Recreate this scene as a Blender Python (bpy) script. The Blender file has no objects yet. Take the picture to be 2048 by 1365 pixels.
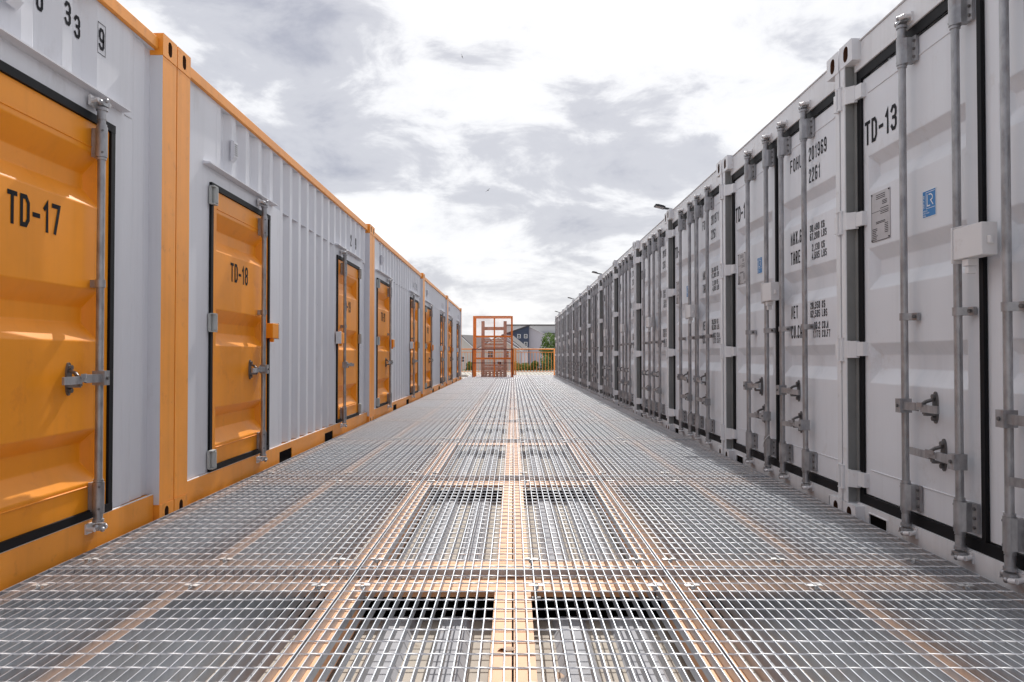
import bpy, bmesh, math, random
from mathutils import Vector, Matrix
R = math.radians
random.seed(7)
S = bpy.context.scene
COL = S.collection

# ------------------------------------------------------------------ camera
cam = bpy.data.cameras.new("camera")
cam.sensor_width = 36.0
cam.lens = 28.04
cam.clip_end = 3000
cam.clip_start = 0.02
cam_ob = bpy.data.objects.new("camera", cam)
cam_ob.location = (0, 0, 0.84)
cam_ob.rotation_euler = (R(90 + 1.06), 0, R(0.054))
COL.objects.link(cam_ob)
S.camera = cam_ob

# ------------------------------------------------------------------ sky
SUN_EL, SUN_AZ = 44.0, 5.0          # azimuth measured from +Y towards +X
world = bpy.data.worlds.new("World")
S.world = world
world.use_nodes = True
nt = world.node_tree
nt.nodes.clear()
N = nt.nodes.new
L = nt.links.new

def node(tree, typ, **kw):
    n = tree.nodes.new(typ)
    for k, v in kw.items():
        if k == 'inp':
            for kk, vv in v.items():
                n.inputs[kk].default_value = vv
        else:
            setattr(n, k, v)
    return n

def mth(tree, op, a, b=None, c=None, clamp=False):
    n = tree.nodes.new('ShaderNodeMath'); n.operation = op; n.use_clamp = clamp
    for i, v in enumerate((a, b, c)):
        if v is None: continue
        if isinstance(v, (int, float)): n.inputs[i].default_value = v
        else: tree.links.new(v, n.inputs[i])
    return n.outputs[0]

def mixc(tree, fac, a, b, blend='MIX'):
    n = tree.nodes.new('ShaderNodeMix'); n.data_type = 'RGBA'; n.blend_type = blend
    for i, v in ((0, fac), (6, a), (7, b)):
        if isinstance(v, (int, float)): n.inputs[i].default_value = v
        elif isinstance(v, tuple): n.inputs[i].default_value = (*v, 1)
        else: tree.links.new(v, n.inputs[i])
    return n.outputs[2]

sky = node(nt, 'ShaderNodeTexSky', sky_type='NISHITA', sun_disc=False,
           sun_elevation=R(SUN_EL), sun_rotation=R(SUN_AZ), altitude=50, dust_density=2.0)
skyk = mixc(nt, 1.0, sky.outputs[0], (0.10, 0.10, 0.10), 'MULTIPLY')
tc = node(nt, 'ShaderNodeTexCoord')
sep = node(nt, 'ShaderNodeSeparateXYZ'); L(tc.outputs['Generated'], sep.inputs[0])
dz = mth(nt, 'MAXIMUM', sep.outputs[2], 0.0)
den = mth(nt, 'ADD', dz, 0.16)
cx = mth(nt, 'DIVIDE', sep.outputs[0], den)
cy = mth(nt, 'DIVIDE', sep.outputs[1], den)
comb = node(nt, 'ShaderNodeCombineXYZ'); L(cx, comb.inputs[0]); L(cy, comb.inputs[1]); L(mth(nt, 'MULTIPLY', dz, 2.2), comb.inputs[2])
def cloud_noise(scale, detail, rough, off, dist=0.0):
    m = node(nt, 'ShaderNodeMapping'); m.inputs['Location'].default_value = off
    L(comb.outputs[0], m.inputs[0])
    n = node(nt, 'ShaderNodeTexNoise'); n.inputs['Scale'].default_value = scale
    n.inputs['Detail'].default_value = detail; n.inputs['Roughness'].default_value = rough
    n.inputs['Distortion'].default_value = dist
    L(m.outputs[0], n.inputs['Vector'])
    return n.outputs['Fac']
n1 = cloud_noise(0.85, 8, 0.56, (3.1, 1.7, 0.4), 0.25)
n2 = cloud_noise(2.3, 9, 0.60, (8.2, 4.1, 2.0), 0.3)
m3 = node(nt, 'ShaderNodeMapping'); m3.inputs['Location'].default_value = (5.3, 2.2, 0.7); m3.inputs['Scale'].default_value = (1.0, 1.0, 2.1)
L(tc.outputs['Generated'], m3.inputs[0])
n3n = node(nt, 'ShaderNodeTexNoise'); n3n.inputs['Scale'].default_value = 7.5; n3n.inputs['Detail'].default_value = 11; n3n.inputs['Roughness'].default_value = 0.60
n3n.inputs['Distortion'].default_value = 0.35
L(m3.outputs[0], n3n.inputs['Vector'])
n3 = n3n.outputs['Fac']
base = mth(nt, 'ADD', mth(nt, 'ADD', mth(nt, 'MULTIPLY', n1, 0.26), mth(nt, 'MULTIPLY', n2, 0.16)), mth(nt, 'MULTIPLY', n3, 0.58))
# cloud masses in fixed directions of the sky (thicker, greyer cloud)
def lobe(az, el, width, amt):
    a, e = R(az), R(el)
    d = (math.sin(a)*math.cos(e), math.cos(a)*math.cos(e), math.sin(e))
    v = node(nt, 'ShaderNodeVectorMath', operation='DISTANCE')
    L(tc.outputs['Generated'], v.inputs[0]); v.inputs[1].default_value = d
    t = mth(nt, 'DIVIDE', v.outputs['Value'], width)
    t = mth(nt, 'MULTIPLY', t, t)
    g = mth(nt, 'POWER', 2.718, mth(nt, 'MULTIPLY', t, -1.0))
    return mth(nt, 'MULTIPLY', g, amt)
dens = base
for args in ((-15, 16, .11, .10), (6, 15.5, .075, .12), (-17, 21, .10, .06), (-1.6, 13, .05, .05), (2, 21, .10, -.07),
             (3.7, 9.7, .05, .06), (-5, 5.4, .05, .07), (13, 21, .13, -.07), (-9, 8.5, .06, -.05), (10, 9, .05, .04), (-8, 20, .08, -.04)):
    dens = mth(nt, 'ADD', dens, lobe(*args))
# added: unseen darker sky behind the viewer, deepens shade on camera-facing faces
back = mth(nt, 'MULTIPLY', mth(nt, 'MULTIPLY', sep.outputs[1], -0.30, clamp=True), 0.85)
dens = mth(nt, 'ADD', dens, back)
cr = node(nt, 'ShaderNodeValToRGB')
cr.color_ramp.interpolation = 'EASE'
els = cr.color_ramp.elements
els[0].position = 0.40; els[0].color = (0.97, 0.97, 0.97, 1)
els[1].position = 0.74; els[1].color = (0.33, 0.345, 0.41, 1)
e = els.new(0.49); e.color = (0.76, 0.765, 0.785, 1)
e = els.new(0.585); e.color = (0.50, 0.51, 0.555, 1)
L(dens, cr.inputs[0])
hz = node(nt, 'ShaderNodeMapRange'); L(dz, hz.inputs[0]); hz.inputs[1].default_value = 0.0; hz.inputs[2].default_value = 0.10
hz.inputs[3].default_value = 0.55; hz.inputs[4].default_value = 0.0
cl = mixc(nt, hz.outputs[0], cr.outputs[0], (0.82, 0.83, 0.85))
final = mixc(nt, 0.94, skyk, cl)
# below the horizon: dull ground bounce
lowmix = node(nt, 'ShaderNodeMapRange'); L(sep.outputs[2], lowmix.inputs[0]); lowmix.inputs[1].default_value = -0.02; lowmix.inputs[2].default_value = 0.0
final = mixc(nt, lowmix.outputs[0], (0.30, 0.30, 0.29), final)
bg = node(nt, 'ShaderNodeBackground'); L(final, bg.inputs[0]); bg.inputs[1].default_value = 1.0
wo = node(nt, 'ShaderNodeOutputWorld'); L(bg.outputs[0], wo.inputs[0])

sun = bpy.data.lights.new("sun", 'SUN'); sun.energy = 3.6; sun.angle = R(0.8); sun.color = (1.0, 0.97, 0.93)
sun_ob = bpy.data.objects.new("sun", sun); COL.objects.link(sun_ob)
sd = Vector((math.sin(R(SUN_AZ))*math.cos(R(SUN_EL)), math.cos(R(SUN_AZ))*math.cos(R(SUN_EL)), math.sin(R(SUN_EL))))
sun_ob.rotation_euler = sd.to_track_quat('Z', 'Y').to_euler()
sun_ob.location = (0, 0, 30)
S.view_settings.view_transform = 'Standard'
S.view_settings.look = 'None'
S.view_settings.exposure = 0.36
S.view_settings.gamma = 1.0

# ------------------------------------------------------------------ materials
M = {}
def material(name, col, rough=0.5, metal=0.0, var=0.12, scale=3.0, stretch=(1, 1, 1), grime=None, gamt=0.0,
             gscale=6.0, bump=0.0, bscale=40.0, spec=0.5, glow=None, streak=0.0, chips=0.0, tint=0.0):
    m = bpy.data.materials.new(name); m.use_nodes = True
    t = m.node_tree; b = t.nodes['Principled BSDF']
    b.inputs['Roughness'].default_value = rough; b.inputs['Metallic'].default_value = metal
    b.inputs['Specular IOR Level'].default_value = spec
    tcn = t.nodes.new('ShaderNodeTexCoord')
    oi = t.nodes.new('ShaderNodeObjectInfo')
    mp = t.nodes.new('ShaderNodeMapping'); mp.inputs['Scale'].default_value = stretch
    t.links.new(tcn.outputs['Object'], mp.inputs[0])
    add = t.nodes.new('ShaderNodeVectorMath'); add.operation = 'ADD'
    cmb = t.nodes.new('ShaderNodeCombineXYZ')
    rr = mth(t, 'MULTIPLY', oi.outputs['Random'], 37.0)
    t.links.new(rr, cmb.inputs[0]); t.links.new(rr, cmb.inputs[1])
    t.links.new(mp.outputs[0], add.inputs[0]); t.links.new(cmb.outputs[0], add.inputs[1])
    n = t.nodes.new('ShaderNodeTexNoise'); n.inputs['Scale'].default_value = scale; n.inputs['Detail'].default_value = 6
    n.inputs['Roughness'].default_value = 0.6
    t.links.new(add.outputs[0], n.inputs['Vector'])
    dark = tuple(c*(1-var) for c in col); lite = tuple(min(1, c*(1+var*0.6)) for c in col)
    mr = t.nodes.new('ShaderNodeMapRange'); t.links.new(n.outputs[0], mr.inputs[0])
    mr.inputs[1].default_value = 0.3; mr.inputs[2].default_value = 0.7
    c = mixc(t, mr.outputs[0], dark, lite)
    if grime:
        g = t.nodes.new('ShaderNodeTexNoise'); g.inputs['Scale'].default_value = gscale; g.inputs['Detail'].default_value = 10
        g.inputs['Roughness'].default_value = 0.7
        t.links.new(add.outputs[0], g.inputs['Vector'])
        gm = t.nodes.new('ShaderNodeMapRange'); t.links.new(g.outputs[0], gm.inputs[0])
        gm.inputs[1].default_value = 0.58; gm.inputs[2].default_value = 0.70
        gm.inputs[3].default_value = 0.0; gm.inputs[4].default_value = gamt
        c = mixc(t, gm.outputs[0], c, grime)
    if streak:
        m2 = t.nodes.new('ShaderNodeMapping'); m2.inputs['Scale'].default_value = (9, 9, 0.35)
        t.links.new(tcn.outputs['Object'], m2.inputs[0])
        a2 = t.nodes.new('ShaderNodeVectorMath'); a2.operation = 'ADD'
        t.links.new(m2.outputs[0], a2.inputs[0]); t.links.new(cmb.outputs[0], a2.inputs[1])
        sn = t.nodes.new('ShaderNodeTexNoise'); sn.inputs['Scale'].default_value = 1.6; sn.inputs['Detail'].default_value = 8; sn.inputs['Roughness'].default_value = 0.65
        t.links.new(a2.outputs[0], sn.inputs['Vector'])
        sm = t.nodes.new('ShaderNodeMapRange'); t.links.new(sn.outputs[0], sm.inputs[0])
        sm.inputs[1].default_value = 0.50; sm.inputs[2].default_value = 0.72; sm.inputs[3].default_value = 0.0; sm.inputs[4].default_value = streak
        c = mixc(t, sm.outputs[0], c, tuple(x*0.45 for x in col))
    if chips:
        cn = t.nodes.new('ShaderNodeTexNoise'); cn.inputs['Scale'].default_value = 26; cn.inputs['Detail'].default_value = 9; cn.inputs['Roughness'].default_value = 0.75
        t.links.new(add.outputs[0], cn.inputs['Vector'])
        cm = t.nodes.new('ShaderNodeMapRange'); t.links.new(cn.outputs[0], cm.inputs[0])
        cm.inputs[1].default_value = 0.70; cm.inputs[2].default_value = 0.725; cm.inputs[3].default_value = 0.0; cm.inputs[4].default_value = chips
        c = mixc(t, cm.outputs[0], c, (0.16, 0.07, 0.035))
    if tint:
        tv = mth(t, 'ADD', mth(t, 'MULTIPLY', oi.outputs['Random'], tint), 1.0-tint*0.6)
        c = mixc(t, 1.0, c, tv, 'MULTIPLY')
    t.links.new(c, b.inputs['Base Color'])
    rv = mth(t, 'ADD', mth(t, 'MULTIPLY', n.outputs[0], 0.16), rough-0.08)
    t.links.new(rv, b.inputs['Roughness'])
    if bump:
        bn = t.nodes.new('ShaderNodeTexNoise'); bn.inputs['Scale'].default_value = bscale; bn.inputs['Detail'].default_value = 4
        t.links.new(add.outputs[0], bn.inputs['Vector'])
        bp = t.nodes.new('ShaderNodeBump'); bp.inputs['Strength'].default_value = bump; bp.inputs['Distance'].default_value = 0.01
        t.links.new(bn.outputs[0], bp.inputs['Height']); t.links.new(bp.outputs[0], b.inputs['Normal'])
    if glow:
        b.inputs['Emission Color'].default_value = (*glow, 1); b.inputs['Emission Strength'].default_value = 1
    M[name] = m
    return m

material('orange_paint', (0.92, 0.318, 0.010), 0.42, var=0.10, scale=1.6, grime=(0.60, 0.17, 0.015), gamt=0.4, gscale=5, bump=0.10, bscale=7, spec=0.34, streak=0.10, chips=0.5)
material('orange_frame', (0.93, 0.345, 0.035), 0.42, var=0.10, scale=2.5, grime=(0.45, 0.15, 0.03), gamt=0.4, gscale=9, bump=0.12, bscale=14, streak=0.2, chips=0.8)
material('lilac_paint', (0.70, 0.705, 0.75), 0.45, var=0.07, scale=1.4, stretch=(1, 1, .4), grime=(0.50, 0.48, 0.48), gamt=0.4, gscale=4, bump=0.08, bscale=6, streak=0.13, chips=0.8)
material('grey_paint', (0.755, 0.775, 0.82), 0.42, var=0.06, scale=1.2, grime=(0.52, 0.49, 0.47), gamt=0.4, gscale=4, bump=0.08, bscale=5, streak=0.12, chips=0.6, tint=0.08)
material('grey_frame', (0.765, 0.775, 0.80), 0.42, var=0.08, scale=3, grime=(0.44, 0.38, 0.33), gamt=0.5, gscale=10, bump=0.10, bscale=12, streak=0.2, chips=0.8, tint=0.08)
material('pale_paint', (0.70, 0.69, 0.70), 0.40, var=0.05, scale=3, grime=(0.5, 0.45, 0.42), gamt=0.4, gscale=14)
material('galvanised', (0.38, 0.38, 0.395), 0.40, 0.6, var=0.35, scale=22, stretch=(1, 1, .5), grime=(0.22, 0.14, 0.10), gamt=0.5, gscale=8, bump=0.15, bscale=60)
material('galvanised_dark', (0.17, 0.165, 0.165), 0.45, 0.5, var=0.4, scale=30, grime=(0.12, 0.08, 0.06), gamt=0.6, gscale=12, bump=0.2, bscale=70)
material('rubber', (0.008, 0.008, 0.010), 0.55, var=0.3, scale=6, bump=0.1, bscale=20, spec=0.16)
material('post_shade', (0.23, 0.235, 0.232), 0.5, var=0.15, scale=5)  # darker grey painted in for shade on the recessed post side
material('shade_black', (0.006, 0.005, 0.005), 0.9, var=0.2, spec=0.05)  # near black painted in for the shade inside slots, pockets and gaps
material('ink', (0.010, 0.010, 0.014), 0.6, var=0.25, scale=25, grime=(0.06, 0.06, 0.06), gamt=0.6, gscale=30, spec=0.15)
material('grating', (0.49, 0.525, 0.57), 0.40, 0.55, var=0.16, scale=14, grime=(0.38, 0.34, 0.30), gamt=0.5, gscale=5)
material('hinge_grey', (0.42, 0.43, 0.42), 0.5, var=0.15, scale=10, grime=(0.25, 0.2, 0.16), gamt=0.6)
material('cavity_shade', (0.11, 0.045, 0.02), 0.8, var=0.3, scale=10)  # dark rusty brown standing in for shade inside the casting holes
material('roof_pale', (0.50, 0.475, 0.42), 0.8, var=0.15, scale=1, spec=0.1)
material('rod', (0.82, 0.82, 0.83), 0.55, 0.1, var=0.12, scale=14, grime=(0.45, 0.42, 0.38), gamt=0.4, gscale=5)
material('beam_orange', (0.74, 0.385, 0.19), 0.6, var=0.22, scale=3, grime=(0.42, 0.17, 0.07), gamt=0.7, gscale=5, bump=0.2, bscale=20)
material('roof_paint', (0.42, 0.42, 0.44), 0.7, var=0.12, scale=2, grime=(0.25, 0.21, 0.18), gamt=0.6, gscale=5, spec=0.05)
material('roof_dirt', (0.44, 0.385, 0.32), 0.85, var=0.2, scale=4, grime=(0.22, 0.16, 0.11), gamt=0.7, gscale=14)
material('steel_bolt', (0.75, 0.75, 0.74), 0.35, 0.5, var=0.2, scale=40)
material('sticker_blue', (0.01, 0.19, 0.50), 0.35, var=0.05)
material('sticker_white', (0.80, 0.82, 0.84), 0.4, var=0.03)
material('plate_grey', (0.47, 0.45, 0.46), 0.38, 0.35, var=0.12, scale=12)
material('timber', (0.47, 0.37, 0.33), 0.8, var=0.35, scale=8, stretch=(1, 1, .3), bump=0.3, bscale=30)
material('rail_orange', (0.85, 0.30, 0.055), 0.45, var=0.12, scale=4)
material('cage_orange', (0.85, 0.235, 0.03), 0.45, var=0.12, scale=4, grime=(0.3, 0.08, 0.03), gamt=0.5)
material('cage_dark', (0.16, 0.035, 0.02), 0.5, var=0.2)
material('lamp_black', (0.03, 0.03, 0.032), 0.4, var=0.1)
material('lamp_glass', (0.55, 0.56, 0.58), 0.15, var=0.05)
material('concrete', (0.55, 0.52, 0.47), 0.85, var=0.2, scale=0.2, grime=(0.36, 0.33, 0.29), gamt=0.6, gscale=0.6)
material('render_cream', (0.60, 0.57, 0.53), 0.8, var=0.06, scale=0.6)
material('render_white', (0.62, 0.62, 0.63), 0.8, var=0.05, scale=0.4)
material('render_lilac', (0.50, 0.48, 0.53), 0.8, var=0.05, scale=0.4)
material('cladding_blue', (0.045, 0.062, 0.11), 0.6, var=0.2, scale=1.2, stretch=(.3, .3, 4))
material('roof_tile', (0.085, 0.075, 0.078), 0.8, var=0.35, scale=3)
material('brick_red', (0.22, 0.11, 0.08), 0.85, var=0.3, scale=4)
material('window_frame', (0.75, 0.75, 0.76), 0.5, var=0.03)
material('window_glass', (0.03, 0.035, 0.045), 0.08, var=0.1, spec=0.8)
material('leaf_dark', (0.055, 0.105, 0.028), 0.6, var=0.5, scale=1.2)
material('leaf_green', (0.15, 0.24, 0.05), 0.6, var=0.45, scale=1.4)
material('leaf_yellow', (0.30, 0.27, 0.045), 0.65, var=0.45, scale=1.8)
material('bark', (0.10, 0.075, 0.055), 0.9, var=0.3)
material('dead_leaf', (0.42, 0.27, 0.17), 0.7, var=0.4, scale=30)
material('bird_dark', (0.08, 0.08, 0.085), 0.7)

# ------------------------------------------------------------------ mesh helpers
class MB:
    def __init__(s):
        s.v = []; s.f = []; s.m = []; s.sm = []
    def add(s, verts, faces, mi=0, smooth=False):
        o = len(s.v); s.v += [tuple(v) for v in verts]
        for f in faces:
            s.f.append(tuple(i+o for i in f)); s.m.append(mi); s.sm.append(smooth)
        return s
    def box(s, x0, x1, y0, y1, z0, z1, mi=0, skip=''):
        v = [(x0,y0,z0),(x1,y0,z0),(x1,y1,z0),(x0,y1,z0),(x0,y0,z1),(x1,y0,z1),(x1,y1,z1),(x0,y1,z1)]
        fs = {'b':(0,3,2,1),'t':(4,5,6,7),'f':(0,1,5,4),'k':(2,3,7,6),'l':(3,0,4,7),'r':(1,2,6,5)}
        return s.add(v, [f for k, f in fs.items() if k not in skip], mi)
    def cyl(s, p, q, r, n=12, mi=0, r2=None, caps=True, smooth=True):
        p = Vector(p); q = Vector(q); r2 = r if r2 is None else r2
        d = (q-p).normalized(); a = d.orthogonal().normalized(); b = d.cross(a)
        vs = []
        for c, rr in ((p, r), (q, r2)):
            for i in range(n):
                t = 2*math.pi*i/n
                vs.append(c + (a*math.cos(t) + b*math.sin(t))*rr)
        s.add(vs, [(i, (i+1) % n, n+(i+1) % n, n+i) for i in range(n)], mi, smooth)
        if caps:
            s.add(vs[:n], [tuple(range(n-1, -1, -1))], mi); s.add(vs[n:], [tuple(range(n))], mi)
        return s
    def tube(s, pts, r, n=8, mi=0):
        for a, b in zip(pts[:-1], pts[1:]): s.cyl(a, b, r, n, mi)
        return s
    def prism(s, pts, axis, a0, a1, mi=0):
        # pts = 2D outline; axis x|y|z is the extrusion direction
        n = len(pts)
        def P(u, w, a):
            return {'x': (a, u, w), 'y': (u, a, w), 'z': (u, w, a)}[axis]
        vs = [P(u, w, a0) for u, w in pts] + [P(u, w, a1) for u, w in pts]
        fs = [(i, (i+1) % n, n+(i+1) % n, n+i) for i in range(n)] + [tuple(range(n-1, -1, -1)), tuple(range(n, 2*n))]
        return s.add(vs, fs, mi)
    def ball(s, c, r, mi=0, sc=(1, 1, 1), nu=8, nv=6):
        vs = [(c[0], c[1], c[2]-r*sc[2])]
        for j in range(1, nv):
            t = math.pi*j/nv
            for i in range(nu):
                a = 2*math.pi*i/nu
                vs.append((c[0]+r*sc[0]*math.sin(t)*math.cos(a), c[1]+r*sc[1]*math.sin(t)*math.sin(a), c[2]-r*sc[2]*math.cos(t)))
        vs.append((c[0], c[1], c[2]+r*sc[2]))
        fs = []
        for i in range(nu): fs.append((0, 1+(i+1) % nu, 1+i))
        for j in range(nv-2):
            for i in range(nu):
                a = 1+j*nu+i; b = 1+j*nu+(i+1) % nu
                fs.append((a, b, b+nu, a+nu))
        T = len(vs)-1; o = 1+(nv-2)*nu
        for i in range(nu): fs.append((o+i, o+(i+1) % nu, T))
        return s.add(vs, fs, mi, True)
    def mesh(s, name, mats):
        me = bpy.data.meshes.new(name)
        me.from_pydata(s.v, [], s.f)
        for m in mats: me.materials.append(M[m])
        me.polygons.foreach_set('material_index', s.m)
        me.polygons.foreach_set('use_smooth', s.sm)
        me.update()
        return me

CACHE = {}
def cached(key, fn):
    if key not in CACHE: CACHE[key] = fn()
    return CACHE[key]
def obj(name, me, parent=None, loc=(0, 0, 0), rot=(0, 0, 0), bevel=0, label=None):
    o = bpy.data.objects.new(name, me)
    o.location = loc; o.rotation_euler = rot
    COL.objects.link(o)
    if parent: o.parent = parent
    if bevel:
        b = o.modifiers.new('bevel', 'BEVEL'); b.width = bevel; b.segments = 2; b.limit_method = 'ANGLE'; b.angle_limit = R(25)
        b.harden_normals = False
    if label: o['label'] = label
    return o
def thing(name, label, cat, loc=(0, 0, 0), rotz=0, group=None, me=None):
    o = bpy.data.objects.new(name, me); o.location = loc; o.rotation_euler = (0, 0, rotz)
    COL.objects.link(o)
    o['label'] = label; o['category'] = cat
    if group: o['group'] = group
    return o
def kind(o, k, label=None):
    o['kind'] = k
    if label: o['label'] = label
    return o
def copy_tree(o, parent=None):
    c = o.copy(); COL.objects.link(c)
    if parent: c.parent = parent
    for ch in list(o.children): copy_tree(ch, c)
    return c

# ------------------------------------------------------------------ lettering (stroke outlines)
O_ = [(1,0),(3,0),(4,1),(4,6),(3,7),(1,7),(0,6),(0,1),'c']
G = {
 '0':[O_],'O':[O_],
 '1':[[(0.8,5.6),(2.3,7),(2.3,0)]],
 '2':[[(0,5.4),(0,6),(1,7),(3,7),(4,6),(4,4.7),(0,1.2),(0,0),(4,0)]],
 '3':[[(0,6),(1,7),(3,7),(4,6),(4,4.5),(3,3.6),(1.4,3.6)],[(3,3.6),(4,2.7),(4,1),(3,0),(1,0),(0,1)]],
 '4':[[(3,0),(3,7),(0,2),(4.2,2)]],
 '5':[[(4,7),(0,7),(0,4),(3,4),(4,3),(4,1),(3,0),(1,0),(0,1)]],
 '6':[[(4,6),(3,7),(1,7),(0,6),(0,1),(1,0),(3,0),(4,1),(4,3),(3,4),(0.2,4)]],
 '7':[[(0,7),(4,7),(1.4,0)]],
 '8':[[(1,3.7),(3,3.7),(4,4.6),(4,6),(3,7),(1,7),(0,6),(0,4.6),'c'],[(1,3.7),(0,2.8),(0,1),(1,0),(3,0),(4,1),(4,2.8),(3,3.7)]],
 '9':[[(0,1),(1,0),(3,0),(4,1),(4,6),(3,7),(1,7),(0,6),(0,4),(1,3),(3.8,3)]],
 'T':[[(0,7),(4,7)],[(2,7),(2,0)]],
 'D':[[(0,0),(2.6,0),(4,1.4),(4,5.6),(2.6,7),(0,7),'c']],
 '-':[[(0.2,3.2),(3.2,3.2)]],
 'F':[[(0,0),(0,7),(4,7)],[(0,3.7),(3,3.7)]],
 'H':[[(0,0),(0,7)],[(4,0),(4,7)],[(0,3.6),(4,3.6)]],
 'U':[[(0,7),(0,1),(1,0),(3,0),(4,1),(4,7)]],
 'G':[[(4,6),(3,7),(1,7),(0,6),(0,1),(1,0),(3,0),(4,1),(4,3.4),(2.4,3.4)]],
 'A':[[(0,0),(0,5),(2,7),(4,5),(4,0)],[(0,2.6),(4,2.6)]],
 'X':[[(0,0),(4,7)],[(0,7),(4,0)]],
 'M':[[(0,0),(0,7),(2,2.2),(4,7),(4,0)]],
 'R':[[(0,0),(0,7),(3,7),(4,6),(4,4.4),(3,3.4),(0,3.4)],[(2.2,3.4),(4,0)]],
 'E':[[(4,0),(0,0),(0,7),(4,7)],[(0,3.6),(3.2,3.6)]],
 'N':[[(0,0),(0,7),(4,0),(4,7)]],
 'C':[[(4,6),(3,7),(1,7),(0,6),(0,1),(1,0),(3,0),(4,1)]],
 'P':[[(0,0),(0,7),(3,7),(4,6),(4,4.2),(3,3.2),(0,3.2)]],
 'K':[[(0,0),(0,7)],[(4,7),(0.4,3),(4,0)]],
 'L':[[(0,7),(0,0),(4,0)]],
 'B':[[(0,0),(0,7),(3,7),(4,6),(4,4.6),(3,3.7),(4,2.8),(4,1),(3,0),'c'],[(0,3.7),(3,3.7)]],
 'S':[[(4,6),(3,7),(1,7),(0,6),(0,4.6),(1,3.7),(3,3.7),(4,2.8),(4,1),(3,0),(1,0),(0,1)]],
 'I':[[(2,0),(2,7)]],
 '.':[[(1.2,0.0),(1.2,0.9)]], ',':[[(1.2,-0.8),(1.5,0.8)]], ' ':[],
}
def ribbon(mb, pts, w, x, z, sx, sz, y, mi):
    closed = pts[-1] == 'c'
    p = [Vector((x+a*sx, z+b*sz)) for a, b in (pts[:-1] if closed else pts)]
    if not closed:
        p[0] = p[0]-(p[1]-p[0]).normalized()*w*0.48; p[-1] = p[-1]+(p[-1]-p[-2]).normalized()*w*0.48
    n = len(p); Lft = []; Rgt = []
    for i in range(n):
        if closed or 0 < i < n-1:
            d0 = (p[i]-p[(i-1) % n]).normalized(); d1 = (p[(i+1) % n]-p[i]).normalized()
        elif i == 0: d0 = d1 = (p[1]-p[0]).normalized()
        else: d0 = d1 = (p[-1]-p[-2]).normalized()
        n0 = Vector((-d0.y, d0.x)); n1 = Vector((-d1.y, d1.x))
        mt = (n0+n1)
        mt = mt.normalized() if mt.length > 1e-4 else n0
        k = min(1.0/max(mt.dot(n0), 0.35), 2.2)*w/2
        Lft.append(p[i]+mt*k); Rgt.append(p[i]-mt*k)
    vs = [(a.x, y, a.y) for a in Lft] + [(a.x, y, a.y) for a in Rgt]
    fs = []
    for i in range(n if closed else n-1):
        j = (i+1) % n
        fs.append((i+n, j+n, j, i))
    mb.add(vs, fs, mi)
def text(mb, s, x, z, h, w=None, stroke=0.13, gap=0.32, y=0.0, mi=0, align='l'):
    # reads left to right along +x, seen from -y ; z = baseline
    w = w or h*0.46
    adv = w*(1+gap)
    def cw(c): return {'.': 0.55, ',': 0.55, '-': 0.85, '1': 0.85, ' ': 0.7}.get(c, 1.0)
    tot = sum(adv*cw(c) for c in s)-w*gap
    if align == 'c': x -= tot/2
    if align == 'r': x -= tot
    k = 0
    for c in s:
        for st in G[c]:
            ribbon(mb, st, stroke*h, x+stroke*h/2, z+stroke*h/2, (w-stroke*h)/4, (h-stroke*h)/7, y-0.00025*(k % 3), mi); k += 1
        x += adv*cw(c)
    return mb

# ------------------------------------------------------------------ shared container pieces
def casting_mesh(w, h, d, hw, hh, mat):
    # front face at y=0 with a stadium hole, extends to y=d ; x centred, z from 0
    mb = MB()
    n = 20; cxx, czz = 0, h*0.5
    hole = []; out = []
    for i in range(n):
        a = 2*math.pi*(i+0.5)/n
        ca, sa = math.cos(a), math.sin(a)
        r = hw/2
        hx = r*ca; hzv = r*sa + (hh/2-r)*(1 if sa > 0 else -1)
        hole.append((hx, czz+hzv))
        t = min((w/2)/max(abs(ca), 1e-6), (h/2)/max(abs(sa), 1e-6))
        out.append((ca*t, czz+sa*t))
    # snap the outline to the corners
    for cxn, czn in ((w/2, h), (-w/2, h), (w/2, 0), (-w/2, 0)):
        j = min(range(n), key=lambda i: (out[i][0]-cxn)**2+(out[i][1]-czn)**2)
        out[j] = (cxn, czn)
    vs = [(x, 0, z) for x, z in out] + [(x, 0, z) for x, z in hole] + [(x, 0.035, z) for x, z in hole]
    mb.add(vs, [(i, (i+1) % n, n+(i+1) % n, n+i) for i in range(n)])
    mb.add(vs, [(n+i, n+(i+1) % n, 2*n+(i+1) % n, 2*n+i) for i in range(n)], 1)
    mb.add([(x, 0.035, z) for x, z in hole], [tuple(range(n))], 1)
    v = [(x, 0, z) for x, z in out] + [(x, d, z) for x, z in out]
    mb.add(v, [(i, n+i, n+(i+1) % n, (i+1) % n) for i in range(n)] + [tuple(range(n, 2*n))])
    return mb.mesh('corner_casting', [mat, 'cavity_shade'])

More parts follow.
